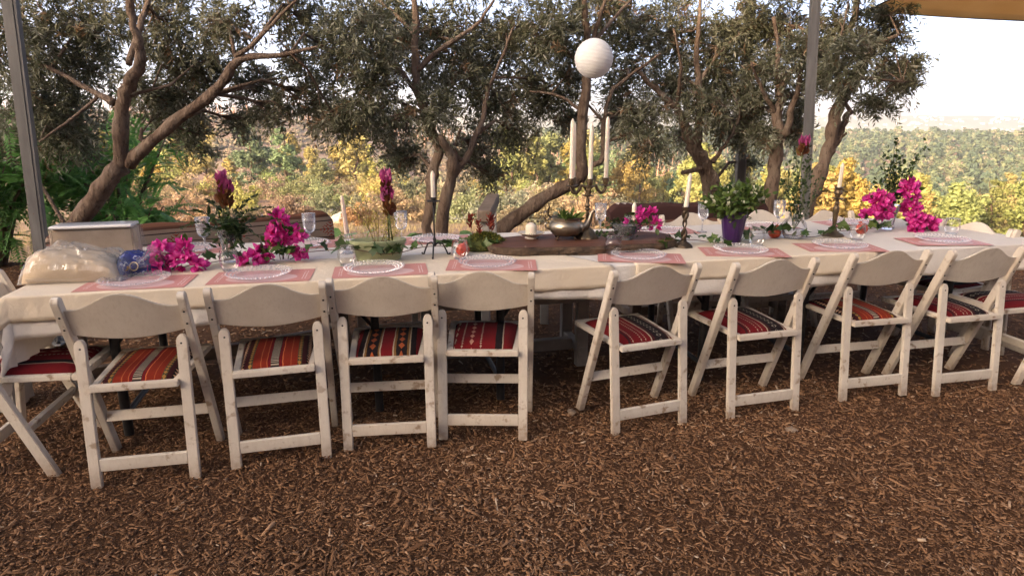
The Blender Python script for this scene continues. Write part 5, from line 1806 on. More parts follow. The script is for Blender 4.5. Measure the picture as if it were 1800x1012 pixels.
def plate(u, v, label, z=TOP + .0062):
    r = empty('glass_plate', W(u, v, z), random.uniform(0, 3), label, 'plate', 'pressed glass plates')
    fl = lambda th, zz: (.012 * math.cos(24 * th) if zz > .004 else 0)
    MB().lathe([(0, .0015), (.085, .0015), (.10, .006), (.122, .012), (.14, .0165), (.146, .018), (.141, .0135), (.12, .008), (.10, .002), (.085, 0), (0, 0)], 96, flute=fl).build('dish', MT['plate'], r, smooth=True)
    bd = MB()
    for ring, (rr, n, zz) in enumerate([(.134, 44, .0155), (.118, 38, .0115), (.103, 34, .0075)]):
        for k in range(n):
            th = 2 * PI * (k + .5 * ring) / n
            c = (rr * math.cos(th), rr * math.sin(th), zz)
            bd.lathe([(.0052, -.001), (.004, .0024), (.0001, .0038)], 6, c)
    o = bd.build('beading', MT['bead'], r)
    o['kind'] = 'stuff'
    return r


def mat_print():
    m, nt, out = nodes('pink_printed_card')
    tc = N(nt, 'TexCoord')
    sp = N(nt, 'SeparateXYZ')
    nt.links.new(tc.outputs['Object'], sp.inputs[0])
    x, y = sp.outputs[0], sp.outputs[1]
    c = ramp(nt, noise(nt, tc.outputs['Object'], 6, 3), [(.3, (.52, .215, .185)), (.7, (.57, .26, .225))])

    def inband(q, q0, hw): return mth(nt, 'LESS_THAN', mth(nt, 'ABSOLUTE', mth(nt, 'SUBTRACT', q, q0)), hw)
    # two columns of small white lettering by the short edges, one line along the far edge
    word = mth(nt, 'GREATER_THAN', noise(nt, tc.outputs['Object'], 190, 1), .5)
    for x0 in (-.186, -.176, .178, .190):
        f = mth(nt, 'MULTIPLY', mth(nt, 'MULTIPLY', inband(x, x0, .0022), inband(y, .0, .075)), word)
        c = mixc(nt, f, c, (.8, .7, .66))
    f = mth(nt, 'MULTIPLY', mth(nt, 'MULTIPLY', inband(y, .108, .0025), inband(x, .13, .06)), word)
    c = mixc(nt, f, c, (.16, .06, .06))
    # pale oval printed under the plate
    e = mth(nt, 'ADD', mth(nt, 'POWER', mth(nt, 'DIVIDE', x, .165), 2), mth(nt, 'POWER', mth(nt, 'DIVIDE', mth(nt, 'ADD', y, .03), .085), 2))
    e = mth(nt, 'ADD', e, mth(nt, 'MULTIPLY', noise(nt, tc.outputs['Object'], 14, 2), .3))
    c = mixc(nt, mth(nt, 'MULTIPLY', mth(nt, 'LESS_THAN', e, 1.0), .6), c, (.75, .58, .56))
    bsdf(nt, out, c, .5, spec=.3)
    return m


MT['mat'] = mat_print()
mat_me = MB().box((0, 0, 0), (.43, .235, .0012)).mesh('placemat', MT['mat'])


def placemat(u, v, rot, label, lift=.0050):
    o = put('placemat', mat_me, None, W(u, v, TOP + lift), (0, 0, TROT + rot))
    return tag(o, label, 'placemat', 'pink placemats')


ORD = ['first', 'second', 'third', 'fourth', 'fifth', 'sixth', 'seventh', 'eighth']
for k, (u_, v_, rot) in enumerate([(.47, .115, -.03), (.98, .115, -.05), (1.50, .115, -.03), (2.03, .115, -.22), (2.80, .115, -.35), (3.39, .125, -.30), (3.98, .12, -.22), (4.68, .14, -.2)]):
    placemat(u_, v_, rot, 'pink printed placemat on the near table edge, %s from the left' % ORD[k], .0052)
    plate(u_ + (-.02, -.02, -.03, -.02, .0, .0, .02, .02)[k], v_ + .025, 'round pressed glass plate on the near side, %s from the left' % ORD[k])
for k, (u_, v_, where) in enumerate([(.50, .87, 'left, behind the first pink flowers'), (1.10, .88, 'left, behind the large pink spray'), (1.84, .86, 'behind the iron candlestick'), (3.26, .84, 'behind the twisted candlestick'), (3.98, .86, 'behind the carafe'), (4.66, .86, 'behind the brass candlestick')]):
    placemat(u_, v_, .04 * (k % 3 - 1) + PI, 'pink placemat across the table, %s' % where, .0022)
    plate(u_, v_ - .02, 'pressed glass plate across the table, %s' % where, TOP + .0032)

for u_, v_, lab in [(.306, .27, 'stemless glass in front of the plastic bag'), (.815, .27, 'stemless glass before the fern vase'), (1.345, .27, 'stemless glass before the green oval pot, at its left'), (1.90, .29, 'stemless glass with the red fruit behind it'),
                    (2.69, .215, 'stemless glass before the wooden slab'), (3.56, .265, 'stemless glass right of the purple vase'), (4.25, .31, 'stemless glass before the second red fruit'), (4.97, .36, 'stemless glass alone at the right table end')]:
    tumbler(u_, v_, lab, TOP + (.0042 if v_ < .43 and u_ < 4.1 else .001))
for u_, v_, lab in [(.60, .80, 'stemmed crystal glass left of the fern vase'), (1.14, .82, 'stemmed crystal glass right of the large pink spray'), (1.64, .80, 'stemmed crystal glass behind the green oval pot'), (3.50, .76, 'stemmed crystal glass behind the purple vase, at its left'), (2.86, .86, 'stemmed crystal glass behind the glass bowl'), (4.02, .74, 'stemmed crystal glass behind the carafe')]:
    wine(u_, v_, lab, .185)

# ---- plastic-wrapped goods at the left end
def puff(nx, ny, fx, fz, wr, seed):
    vs, fs = [], []
    for top in (1, 0):
        for j in range(ny + 1):
            for i in range(nx + 1):
                s, t = i / nx * 2 - 1, j / ny * 2 - 1
                x, y, z = fx(s, t)
                h = fz(s, t)
                w = wr * (float(wig(s * 4, t * 4, 1, seed)) + .8 * abs(float(wig(s * 9, t * 8, 1, seed + 3))) + .35 * float(wig(s * 23, t * 19, 1, seed + 5)))
                vs.append((x, y, .004 + (h * (1 + w) if top else .01 * h)))
    n = (nx + 1) * (ny + 1)
    for top in (0, 1):
        for j in range(ny):
            for i in range(nx):
                a = top * n + j * (nx + 1) + i
                q = (a, a + 1, a + nx + 2, a + nx + 1)
                fs.append(q if top == 0 else q[::-1])
    return MB().add(vs, fs)


r = empty('plastic_bag', W(.20, .30, TOP + .004), TROT - .06, 'clear plastic bag of beige flatbread packs at the left table end', 'plastic bag')
r.scale = (.86, .9, .9)
sq = lambda s, t: ((1 - abs(s) ** 3.5) * (1 - abs(t) ** 3.5)) ** .5
puff(60, 34, lambda s, t: (s * .255 * (1 - .05 * t * t), t * .155, 0), lambda s, t: .138 * sq(s, t) * (1 - .25 * s), .15, 2).build('film', MT['film'], r)
pk = plain('beige_card', (.62, .45, .28), (.70, .54, .36), 14, .8, bstr=.3, bscale=30)
puff(24, 14, lambda s, t: (s * .215 - .02, t * .125 - .005, 0), lambda s, t: .118 * ((1 - abs(s) ** 6) * (1 - abs(t) ** 6)) ** .5 * (1 - .28 * s), .035, 9).build('flatbread_pack', pk, r, smooth='auto')
MB().box((0, 0, 0), (.40, .235, .022)).build('tray', plain('tray_card', (.66, .52, .36), (.72, .58, .42), 14, .8), r, bevel=.006, seg=2, loc=(-.02, -.012, .014), rot=(0, .02, .03))
kn = MB()
kn.tube([(.20, -.03, .05), (.255, -.035, .05), (.31, -.03, .07), (.36, .02, .11)], [.05, .018, .03, .05], 12, False)
kn.build('twisted_end', MT['film'], r, smooth='auto')
MB().tube([(.255 + .02 * math.cos(t), -.035 + .02 * math.sin(t) * .3, .05 + .02 * math.sin(t)) for t in np.linspace(0, 6.28, 15)], .003, 6).build('tie', pk, r)

r = empty('wrapped_carton', W(.12, .72, TOP + .003), TROT + .02, 'tan carton wrapped in clear plastic, standing behind the bag', 'carton')
MB().box((0, 0, .082), (.36, .12, .158)).build('carton', plain('tan_carton', (.52, .39, .28), (.64, .50, .37), 18, .85), r, bevel=.008, seg=2)
MB().box((0, -.01, .171), (.365, .13, .014)).build('lid', plain('white_foam', (.72, .70, .68), None, rough=.8), r, bevel=.004)
mb = MB().box((0, 0, .09), (.39, .15, .185))
bmv = mb.mesh('wrap', MT['film'], bevel=.02, seg=3)
for v in bmv.vertices:
    v.co.x += .008 * float(wig(v.co.y * 40, v.co.z * 30, 1)); v.co.z += .004 * float(wig(v.co.x * 30, v.co.y * 30, 1, 4))
put('wrap', bmv, r)
fl = MB()
fl.add([(.19, -.06, .17), (.215, -.10, .10), (.20, -.12, .02), (.26, -.09, .015), (.235, -.05, .10), (.20, .0, .175)], [(0, 1, 4, 5), (1, 2, 3, 4)])
fl.build('loose_flap', MT['film'], r)


def pack_print():
    m, nt, out = nodes('blue_printed_bag')
    v = objvec(nt, False)
    n1 = noise(nt, v, 26, 3)
    c = ramp(nt, n1, [(.0, (.012, .018, .12)), (.52, (.02, .03, .2)), (.60, (.5, .5, .55)), (.63, (.02, .03, .18)), (.70, (.5, .25, .03)), (.76, (.12, .2, .03))], 'CONSTANT')
    bsdf(nt, out, c, .25, spec=.6, bump=noise(nt, v, 30, 4), bstr=.4, bdist=.01)
    return m


r = empty('snack_bag', W(.415, .33, TOP + .004), TROT + .35, 'shiny blue printed snack bag between the plastic bag and pink flowers', 'snack bag')
puff(20, 12, lambda s, t: (s * .10, t * .07, 0), lambda s, t: .085 * sq(s, t) + .006, .10, 7).build('pouch', pack_print(), r, smooth=True)
MB().box((.105, 0, .012), (.02, .13, .003)).build('crimped_seam', pack_print(), r)
MB().box((-.105, 0, .012), (.02, .13, .003)).build('crimped_seam', pack_print(), r)

# ---- flowers, left to right
bougainvillea(W(.56, .32, TOP + .004), [(-.07, 0, .035, .05, .05, .03, 12), (-.05, .01, .09, .03, .03, .04, 10), (.04, 0, .05, .05, .04, .035, 10), (.06, .0, .11, .018, .02, .03, 5), (.10, 0, .03, .03, .03, .02, 5)], 'bougainvillea sprig lying beside the plastic bag, leftmost of the pink flowers', 3, 18)
bougainvillea(W(1.04, .42, TOP + .004), [(-.14, -.03, .03, .06, .04, .02, 10), (-.06, .0, .07, .05, .04, .04, 11), (-.02, .02, .13, .045, .04, .04, 14), (-.01, .03, .205, .02, .02, .03, 7), (.06, .02, .13, .045, .04, .03, 10), (.09, .0, .05, .04, .04, .02, 6)], 'tall bougainvillea spray lying in the ivy, largest pink flowers at left', 4, 34)
ivy_garland([(.70, .40, .02), (.95, .40, .05), (1.15, .36, .06), (1.36, .33, .07), (1.55, .27, .05), (1.75, .37, .06), (1.98, .44, .03)], 64, 'ivy garland running from the pink flowers past the green pot', 2, .062)
ivy_garland([(2.98, .30, .01), (3.2, .40, .03), (3.42, .27, .02), (3.62, .45, .03), (3.78, .42, .04), (3.98, .36, .02), (4.18, .44, .03), (4.42, .47, .03), (4.62, .52, .03)], 66, 'ivy garland running from the twisted candlestick to the crystal vase', 5, .060)


def curcuma(loc, h, label, seed, lean=(0, 0), bloom=.115):
    rng = np.random.default_rng(seed)
    r = empty('curcuma_flower', loc, 0, label, 'flower', 'curcuma flower spikes')
    r.rotation_euler = (lean[0], lean[1], rng.uniform(0, 6))
    MB().tube([(0, 0, 0), (.004, .002, h * .5), (0, 0, h - bloom)], .0042, 7).build('stalk', MT['stem'], r, smooth=True)

    def rows(z0, z1, n, L, mat, name, tl, open_):
        P, D, Ls = [], [], []
        for k in range(n):
            t = k / n
            th = k * 2.4
            P.append((.008 * math.cos(th), .008 * math.sin(th), z0 + (z1 - z0) * t))
            D.append((open_ * (1 - .45 * t) * math.cos(th), open_ * (1 - .45 * t) * math.sin(th), 1.0))
            Ls.append(L * (1 - .25 * t) * rng.uniform(.9, 1.1))
        foliage(name, P, D, Ls, .62, mat, r, rng, tl, .2, .5)
    b = h - bloom
    rows(b - .01, b + bloom * .52, 20, .050, 'curc_low', 'lower_bracts', .4, .75)
    rows(b + bloom * .45, b + bloom * .82, 13, .052, 'curc_up', 'upper_bracts', .6, .6)
    return r


MT['curc_low'] = leafy('curcuma_lower_bract', [(0, (.10, .025, .012)), (.5, (.16, .055, .02)), (1, (.20, .16, .04))], .5, .25)
MT['curc_up'] = leafy('curcuma_upper_bract', [(0, (.26, .02, .09)), (.5, (.42, .06, .19)), (1, (.55, .16, .33))], .5, .3)

# crystal vase with fern
vp = W(.775, .50, TOP + .001)
r = empty('crystal_vase', vp, 0, 'cut crystal vase holding fern and two pink spikes, at left', 'vase')
fl = lambda th, z: .05 * abs(math.sin(5 * th + 30 * z))
MB().lathe([(.030, 0), (.030, .012), (.026, .03), (.034, .10), (.046, .165)], 40, flute=fl).build('body', MT['crystal'], r, smooth='auto')
MB().lathe([(0, .012), (.024, .014), (.030, .09)], 24).build('water', clear_glass('water', (.93, .97, .93), 0), r, smooth=True)
curcuma((vp[0] - .01, vp[1], vp[2] + .02), .43, 'taller pink curcuma spike in the fern vase', 1, (0, -.03), .15)
curcuma((vp[0] + .015, vp[1] - .01, vp[2] + .02), .385, 'shorter pink curcuma spike in the fern vase, at right', 2, (0, .05), .135)
rng = np.random.default_rng(12)
r = empty('fern_bunch', (vp[0], vp[1], vp[2] + .10), 0, 'spreading fern and leaves in the left crystal vase', 'foliage')
P, D, L = [], [], []
mb = MB()
for k, (ex, ey, ez) in enumerate([(.28, -.02, .22), (.30, .05, .14), (-.22, .0, .19), (-.26, -.04, .09), (.17, .08, .28), (-.12, .06, .25), (.10, -.10, .12), (-.05, .1, .2), (.20, -.05, .05), (-.18, .08, .02), (.12, -.08, -.02), (.09, -.06, .05)]):
    a, e = np.zeros(3), np.array((ex, ey, ez)) * .8
    mid = e * .5 + np.array([0, 0, .06])
    S = smooth_path([a, mid, e], 9)
    mb.tube([tuple(s) for s in S], .0016, 5)
    tan = e - mid
    for q in range(3, len(S)):
        t = q / len(S)
        d = S[q] - S[q - 1]
        sd = np.cross(d, (0, .3, 1)); sd /= np.linalg.norm(sd)
        for sg in (-1, 1):
            P.append(S[q]); D.append(sd * sg + d / np.linalg.norm(d) * .45 + rng.normal(0, .1, 3)); L.append(.052 * (1.15 - .75 * t))
for k in range(130):
    p = np.array([rng.normal(.02, .04), rng.normal(0, .04), rng.uniform(-.03, .15)])
    P.append(p); D.append(rng.normal(size=3) + np.array([p[0] * 9, p[1] * 9, .2])); L.append(rng.uniform(.025, .055))
foliage('leaves', P, D, L, .34, 'dark_leaf', r, rng, .5)
mb.build('stems', MT['stem'], r)

# leaning blush candle on a glass stick
gp = W(1.345, .58, TOP + .001)
r = empty('glass_candlestick', gp, 0, 'slim clear glass candlestick left of the green pot', 'candlestick')
MB().lathe([(.036, 0), (.034, .006), (.012, .014), (.010, .03), (.016, .04), (.009, .05), (.009, .085), (.015, .095), (.012, .11), (.0135, .125)], 24).build('stick', MT['crystal'], r, smooth='auto')
candle((gp[0], gp[1], gp[2] + .105), .20, .0125, 'slightly leaning blush taper candle in the clear glass stick', 'pinkwax', (0, -.07))

# green oval pot
pp = W(1.50, .37, TOP + .0015)
r = empty('oval_pot', pp, TROT, 'sage green oval ribbed pot with yellow twigs and pink spikes', 'pot')
rb = lambda th, z: .008 * math.cos(70 * th) if .01 < z < .075 else 0
MB().lathe([(.10, 0), (.108, .004), (.125, .06), (.135, .088), (.140, .092), (.140, .104), (.134, .106), (.128, .10), (.118, .06), (0, .055)], 140, flute=rb, sy=.52).build('body', plain('sage_ceramic', (.27, .30, .16), (.33, .36, .21), 10, .5), r, smooth='auto')
MB().lathe([(0, .088), (.124, .085)], 40, sy=.52).build('soil', plain('dark_soil', (.03, .02, .012), (.06, .04, .025), 60, .95), r)
curcuma((pp[0] + .055, pp[1], pp[2] + .08), .385, 'tall pink curcuma spike in the green pot', 5, (0, .02), .165)
curcuma((pp[0] + .075, pp[1] - .01, pp[2] + .08), .30, 'lower pink curcuma spike in the green pot', 6, (0, .06), .15)
MT['yellow_leaf'] = leafy('yellow_frond', [(0, (.24, .22, .04)), (.6, (.42, .37, .09)), (1, (.55, .48, .17))], .6, .4)
r = empty('yellow_fronds', (pp[0], pp[1], pp[2] + .085), 0, 'wispy yellow fronds and bare twigs in the green pot', 'foliage')
rng = np.random.default_rng(21)
tips = [(-.06, 0, .24), (-.10, .02, .16), (-.02, .01, .13), (.05, .01, .12), (.10, 0, .10), (.0, -.02, .17), (.08, .02, .15), (-.05, -.01, .10), (.11, -.01, .05)]
P, D, L = [], [], []
mb = MB()
for tip in tips:
    S = smooth_path([np.array([tip[0] * .2, 0, 0]), np.array(tip) * .55 + rng.normal(0, .008, 3), np.array(tip)], 8)
    mb.tube([tuple(s) for s in S], .0014, 5)
    for k in range(85):
        s = S[rng.integers(5, len(S))]
        P.append(s + rng.normal(0, .016, 3)); D.append(rng.normal(size=3) + np.array([0, 0, .8])); L.append(rng.uniform(.008, .02))
foliage('fronds', P, D, L, .22, 'yellow_leaf', r, rng, .55)
mb.build('twigs', MT['brownstem'], r)

# black iron candlestick
ip = W(1.785, .40, TOP + .001)
r = empty('iron_candlestick', ip, 0, 'thin black wrought iron candlestick on curled feet', 'candlestick')
MB().tube([(0, 0, .05), (0, 0, .285)], .0045, 8).build('stem', MT['dark'], r, smooth=True)
MB().lathe([(.006, .052), (.011, .065), (.006, .078), (.009, .09), (.005, .10)], 12).build('knop', MT['dark'], r, smooth=True)
for k in range(3):
    th = k * 2 * PI / 3 + .5
    MB().tube([(r_ * math.cos(th), r_ * math.sin(th), z) for r_, z in [(.0, .055), (.02, .072), (.045, .062), (.062, .03), (.072, .006), (.082, .005), (.086, .012)]], .0042, 7).build('foot', MT['dark'], r, smooth=True)
MB().lathe([(.004, .278), (.034, .284), (.035, .287), (.012, .288), (.0125, .305), (.0105, .305), (.010, .29)], 20).build('drip_pan', MT['dark'], r, smooth='auto')
candle((ip[0], ip[1], ip[2] + .292), .145, .0115, 'ivory candle with slanted top on the black iron candlestick', taper=.95)

# red fruits
def pomegranate(u, v, rad, label, rz):
    r = empty('pomegranate', W(u, v, TOP + .004), rz, label, 'fruit', 'red fruits on the table')
    pr = [(0, 0)] + [(rad * math.sin(t) * (1 + .03 * math.sin(3 * t)), rad * (1 - math.cos(t)) * .94) for t in np.linspace(.3, PI - .32, 12)] + [(rad * .26, rad * 1.86), (rad * .30, rad * 2.1), (rad * .22, rad * 2.12), (rad * .16, rad * 1.9)]
    MB().lathe(pr, 22, flute=lambda th, z: .02 * math.cos(5 * th)).build('skin', MT['red'], r, smooth=True, rot=(.3, .35, 0))
    cm = MB()
    for k in range(6):
        th = k * PI / 3
        q = rad * .27
        cm.add([(q * math.cos(th - .45), q * math.sin(th - .45), rad * 2.05), (q * math.cos(th + .45), q * math.sin(th + .45), rad * 2.05), (q * 1.35 * math.cos(th), q * 1.35 * math.sin(th), rad * 2.28)], [(0, 1, 2)])
    cm.build('crown', MT['red'], r, rot=(.3, .35, 0))


pomegranate(1.915, .385, .036, 'red pomegranate behind a glass, left of the mossy dish', .2)
pomegranate(3.80, .47, .038, 'red pomegranate half under ivy, left of the glass carafe', 1.2)
pomegranate(4.42, .46, .036, 'red pomegranate between the brass candlestick and crystal vase', 2.5)

# mossy dish with red plumes
mp_ = W(2.07, .53, TOP + .002)
rng = np.random.default_rng(33)
r = empty('moss_arrangement', mp_, TROT, 'mound of green moss with red plume flowers at the slab end', 'flower arrangement')
MB().lathe([(.12, 0), (.135, .01), (.12, .04), (.07, .068), (0, .078)], 28, sy=.7, flute=lambda th, z: .06 * math.sin(3 * th + 1)).build('mound', plain('moss_core', (.04, .05, .012), (.09, .10, .02), 30, .95), r, smooth=True)
P, D, L = [], [], []
for k in range(2600):
    th, q = rng.uniform(0, 2 * PI), math.sqrt(rng.random())
    x, y = .135 * q * math.cos(th), .095 * q * math.sin(th)
    z = .078 * (1 - q ** 2.4) + .004
    P.append((x, y, z)); D.append((x * 5 + rng.normal(0, .5), y * 5 + rng.normal(0, .5), .6 + rng.normal(0, .3))); L.append(rng.uniform(.008, .022))
MT['moss'] = leafy('moss', [(0, (.045, .06, .01)), (.5, (.12, .13, .02)), (1, (.23, .20, .04))], .8, .2)
foliage('moss', P, D, L, .3, 'moss', r, rng, .5, .25)['kind'] = 'stuff'
MT['plume'] = leafy('red_plume', [(0, (.14, .015, .012)), (.6, (.26, .035, .025)), (1, (.36, .10, .06))], .7, .3)
for k, (x, y, h) in enumerate([(-.075, 0, .17), (-.03, -.01, .13), (.03, 0, .165), (.045, .01, .15)]):
    mb = MB().tube([(x * .8, y, .04), (x, y, h)], .0018, 5)
    mb.build('plume_stalk', MT['brownstem'], r)
    P = [(x + rng.normal(0, .003), y + rng.normal(0, .003), h - .055 + .07 * q / 40) for q in range(40)]
    D = [(rng.normal(0, .6), rng.normal(0, .6), .9) for q in range(40)]
    foliage('plume', P, D, [rng.uniform(.02, .04) for q in range(40)], .25, 'plume', r, rng, .5)
for k in range(9):
    put('leaf', IVY[k % 3], r, (rng.uniform(-.1, .13), rng.uniform(-.11, -.06), rng.uniform(.012, .05)), (rng.uniform(.5, 1.3), rng.uniform(-.5, .5), rng.uniform(0, 6)), float(rng.uniform(.04, .06)))

# wooden slab
def slab_wood():
    m, nt, out = nodes('live_edge_wood')
    tc = N(nt, 'TexCoord')
    mp = N(nt, 'Mapping'); mp.inputs['Scale'].default_value = (.25, 3.2, 2)
    nt.links.new(tc.outputs['Object'], mp.inputs[0])
    n1 = noise(nt, mp.outputs[0], 9, 6, .65)
    n2 = noise(nt, tc.outputs['Object'], 40, 5, .7)
    c = ramp(nt, n1, [(.3, (.05, .018, .010)), (.5, (.11, .042, .024)), (.7, (.18, .08, .048))])
    bsdf(nt, out, c, .55, spec=.3, bump=n1, bstr=.25, bdist=.01)
    return m, n2


MT['slab'] = slab_wood()[0]
MT['slab_bark'] = plain('slab_bark', (.03, .018, .011), (.12, .075, .045), 22, .9, bstr=1.0, bscale=38)
sp0 = W(2.60, .46, TOP + .001)
r = empty('wooden_slab', sp0, TROT, 'dark live-edge wooden slab under the teapot and candelabra', 'wooden slab')
nn_ = 64
ol = []
for k in range(nn_):
    t = 2 * PI * k / nn_
    cx, cy = math.cos(t), math.sin(t)
    x = .535 * math.copysign(abs(cx) ** .55, cx)
    y = .215 * math.copysign(abs(cy) ** .62, cy)
    if x < 0: y *= 1 + .30 * x
    wob = .012 * math.sin(5 * t + 1) + .009 * math.sin(11 * t) + .004 * math.sin(23 * t)
    ol.append((x * (1 + wob * .6), y * (1 + wob * 2.2)))
vs, fs = [], []
for z, s_, jit in [(.0, .975, .004), (.012, 1.0, .007), (.030, 1.005, .007), (.045, .985, .003)]:
    for k, (x, y) in enumerate(ol):
        g = jit * (float(wig(x * 18, y * 18 + z * 90, 1, 2)) + .5 * random.uniform(-1, 1))
        n_ = math.hypot(x, y)
        vs.append((x * s_ + g * x / n_, y * s_ + g * y / n_, z))
fs = [(i * nn_ + k, i * nn_ + (k + 1) % nn_, (i + 1) * nn_ + (k + 1) % nn_, (i + 1) * nn_ + k) for i in range(3) for k in range(nn_)]
MB().add(vs, fs + [tuple(range(nn_ - 1, -1, -1))]).build('bark_edge', MT['slab_bark'], r)
topv = [(v[0] * .997, v[1] * .997, .0455 + .0015 * float(wig(v[0] * 9, v[1] * 9, 1))) for v in vs[3 * nn_:]] + [(0, 0, .046)]
MB().add(topv, [(k, (k + 1) % nn_, nn_) for k in range(nn_)]).build('top_face', MT['slab'], r, smooth=True)
ST = TOP + .048


def sl(u, v): return W(u, v, ST)


# saucer and pillar candle
q = sl(2.335, .54)
r = empty('saucer', q, 0, 'white beaded-rim saucer on a low foot, on the slab', 'saucer')
MB().lathe([(.034, 0), (.036, .004), (.030, .012), (.052, .019), (.070, .030), (.073, .034), (.069, .033), (.05, .023), (0, .017)], 36).build('dish', plain('stoneware', (.58, .52, .45), (.64, .58, .50), 20, .5), r, smooth='auto')
bd = MB()
for k in range(36):
    th = 2 * PI * k / 36
    bd.lathe([(.0035, -.002), (.0042, .001), (.0005, .004)], 6, (.0705 * math.cos(th), .0705 * math.sin(th), .033))
bd.build('beaded_rim', plain('darker_bead', (.40, .34, .28), None, rough=.6), r)  # beads one tone darker than the dish
candle((q[0], q[1], q[2] + .018), .07, .031, 'short cream pillar candle on the saucer', taper=.99)

# teapot planter
q = sl(2.52, .49)
r = empty('metal_teapot', q, TROT - .05, 'tarnished silver teapot used as a planter, spout to the right', 'teapot')
r.scale = (1, 1, 1.18)
MB().lathe([(.045, .014), (.070, .02), (.093, .042), (.096, .06), (.088, .078), (.078, .085), (.078, .094), (.084, .102), (.080, .103), (.072, .094), (.07, .08), (0, .075)], 40).build('body', MT['pewter'], r, smooth='auto')
MB().tube([(.082, 0, .045), (.118, 0, .058), (.135, 0, .085), (.145, 0, .118), (.162, 0, .130)], [.024, .019, .013, .010, .008], 14).build('spout', MT['pewter'], r, smooth='auto')
MB().tube([(-.092, 0, .05), (-.112, 0, .056), (-.118, 0, .07), (-.106, 0, .078)], .007, 8).build('handle_lug', MT['pewter'], r, smooth=True)
MB().tube([(-.08, 0, .10), (-.10, 0, .11), (-.105, 0, .13), (-.095, 0, .15), (-.1, 0, .165)], [.004, .006, .008, .004, .003], 8).build('finial', MT['bronze'], r, smooth=True)
for k in range(4):
    th = k * PI / 2 + .6
    MB().tube([(.055 * math.cos(th), .055 * math.sin(th), .022), (.066 * math.cos(th), .066 * math.sin(th), .009), (.074 * math.cos(th), .074 * math.sin(th), .003)], [.008, .005, .006], 8).build('foot', MT['bronze'], r, smooth=True)
rng = np.random.default_rng(8)
r = empty('potted_greens', (q[0], q[1], q[2] + .085), 0, 'fresh green leaves and white blossoms in the teapot', 'plant')
P = [(rng.normal(.01, .022), rng.normal(0, .022), rng.uniform(0, .03)) for k in range(34)]
foliage('leaves', P, [(p[0] * 22 + rng.normal(0, .3), p[1] * 22 - .2, .9) for p in P], [rng.uniform(.045, .08) for p in P], .34, 'lime_leaf', r, rng, .5)
for k, (x, y, z) in enumerate([(-.05, -.01, .02), (-.035, -.03, .012), (.0, -.05, .01), (.04, -.04, .012), (.055, -.01, .014), (-.06, .01, .05), (-.045, -.005, .075), (.01, -.03, .05)]):
    pm_ = [(x, y, z)] * 9
    foliage('blossom', pm_, [(rng.normal(), rng.normal() - .3, rng.uniform(.1, 1)) for _ in pm_], [.018] * 9, .85, 'petal', r, rng, .5) if 'petal' in MT else None
# candelabra
q = sl(2.645, .50)
r = empty('candelabra', q, TROT, 'ornate brass candelabra with curled arms, tallest thing on the table', 'candelabra')
fl = lambda th, z: .06 * math.cos(8 * th) * (1 if z < .06 else 0)
MB().lathe([(.070, 0), (.068, .006), (.052, .018), (.040, .036), (.026, .050), (.017, .058), (.020, .066), (.012, .074)], 48, flute=fl).build('base', MT['brass'], r, smooth='auto')
MB().lathe([(.011, .07), (.015, .085), (.009, .098), (.008, .12), (.011, .135), (.0085, .15), (.016, .158), (.009, .168), (.014, .178), (.008, .188), (.010, .205), (.007, .222), (.016, .228), (.034, .231), (.034, .234), (.018, .238), (.012, .25), (.018, .265), (.012, .275), (.010, .29)], 20).build('stem', MT['brass'], r, smooth='auto')
ARM = [(PI + .1, .100), (-.05, .100), (-PI / 2 - .15, .055), (PI - .55, .085)]
SOCK = [(.006, 0), (.026, .004), (.031, .006), (.012, .010), (.014, .02), (.018, .028), (.016, .038), (.020, .044), (.0205, .046), (.011, .046), (.010, .03)]
for th, rr in ARM:
    cx, cy = math.cos(th), math.sin(th)
    MB().tube([(cx * a, cy * a, z) for a, z in [(.008, .262), (rr * .25, .284), (rr * .45, .286), (rr * .55, .262), (rr * .72, .247), (rr * .92, .252), (rr, .272), (rr, .284)]], [.008, .008, .009, .009, .009, .009, .008, .007], 9).build('arm', MT['brass'], r, smooth=True)
    MB().lathe(SOCK, 20, (cx * rr, cy * rr, .283)).build('candle_socket', MT['brass'], r, smooth='auto')
for (th, rr), lab, h in zip(ARM, ('tall ivory taper candle on the left arm of the candelabra', 'tall ivory taper candle on the right arm of the candelabra', 'tall ivory taper candle on the middle arm of the candelabra', 'tall ivory taper candle half hidden behind the left one on the candelabra'), (.325, .335, .30, .31)):
    a = th + TROT
    candle((q[0] + rr * math.cos(a), q[1] + rr * math.sin(a), q[2] + .283 + .034), h, .0125, lab, taper=.86)

# glass bowl with greens, small candle
q = sl(2.835, .40)
r = empty('glass_bowl', q, 0, 'cut glass bowl of greens and pink flowers on the slab', 'bowl')
MB().lathe([(.034, 0), (.036, .01), (.050, .03), (.075, .07), (.082, .086)], 48, flute=lambda th, z: .04 * abs(math.sin(6 * th)) * (z > .01)).build('bowl', MT['crystal'], r, smooth='auto')
rng = np.random.default_rng(14)
P = [(rng.normal(0, .026), rng.normal(0, .026), rng.uniform(.02, .075)) for k in range(240)]
foliage('moss', P, [rng.normal(size=3) for p in P], [rng.uniform(.012, .03) for p in P], .5, 'dark_leaf', r, rng, .45)
r = empty('leafy_sprigs', (q[0], q[1], q[2] + .06), 0, 'dark leafy sprigs spilling left from the glass bowl', 'foliage')
sprig(r, (0, 0, 0), [(-.12, -.02, .03), (-.15, -.01, .0), (-.10, .0, .055), (-.06, -.03, .06), (.10, -.02, .03), (.12, .02, .06), (.06, .03, .08), (.02, -.04, .05), (-.16, -.03, -.02)], .022, .72, 'dark_leaf', rng, 20, .0016)
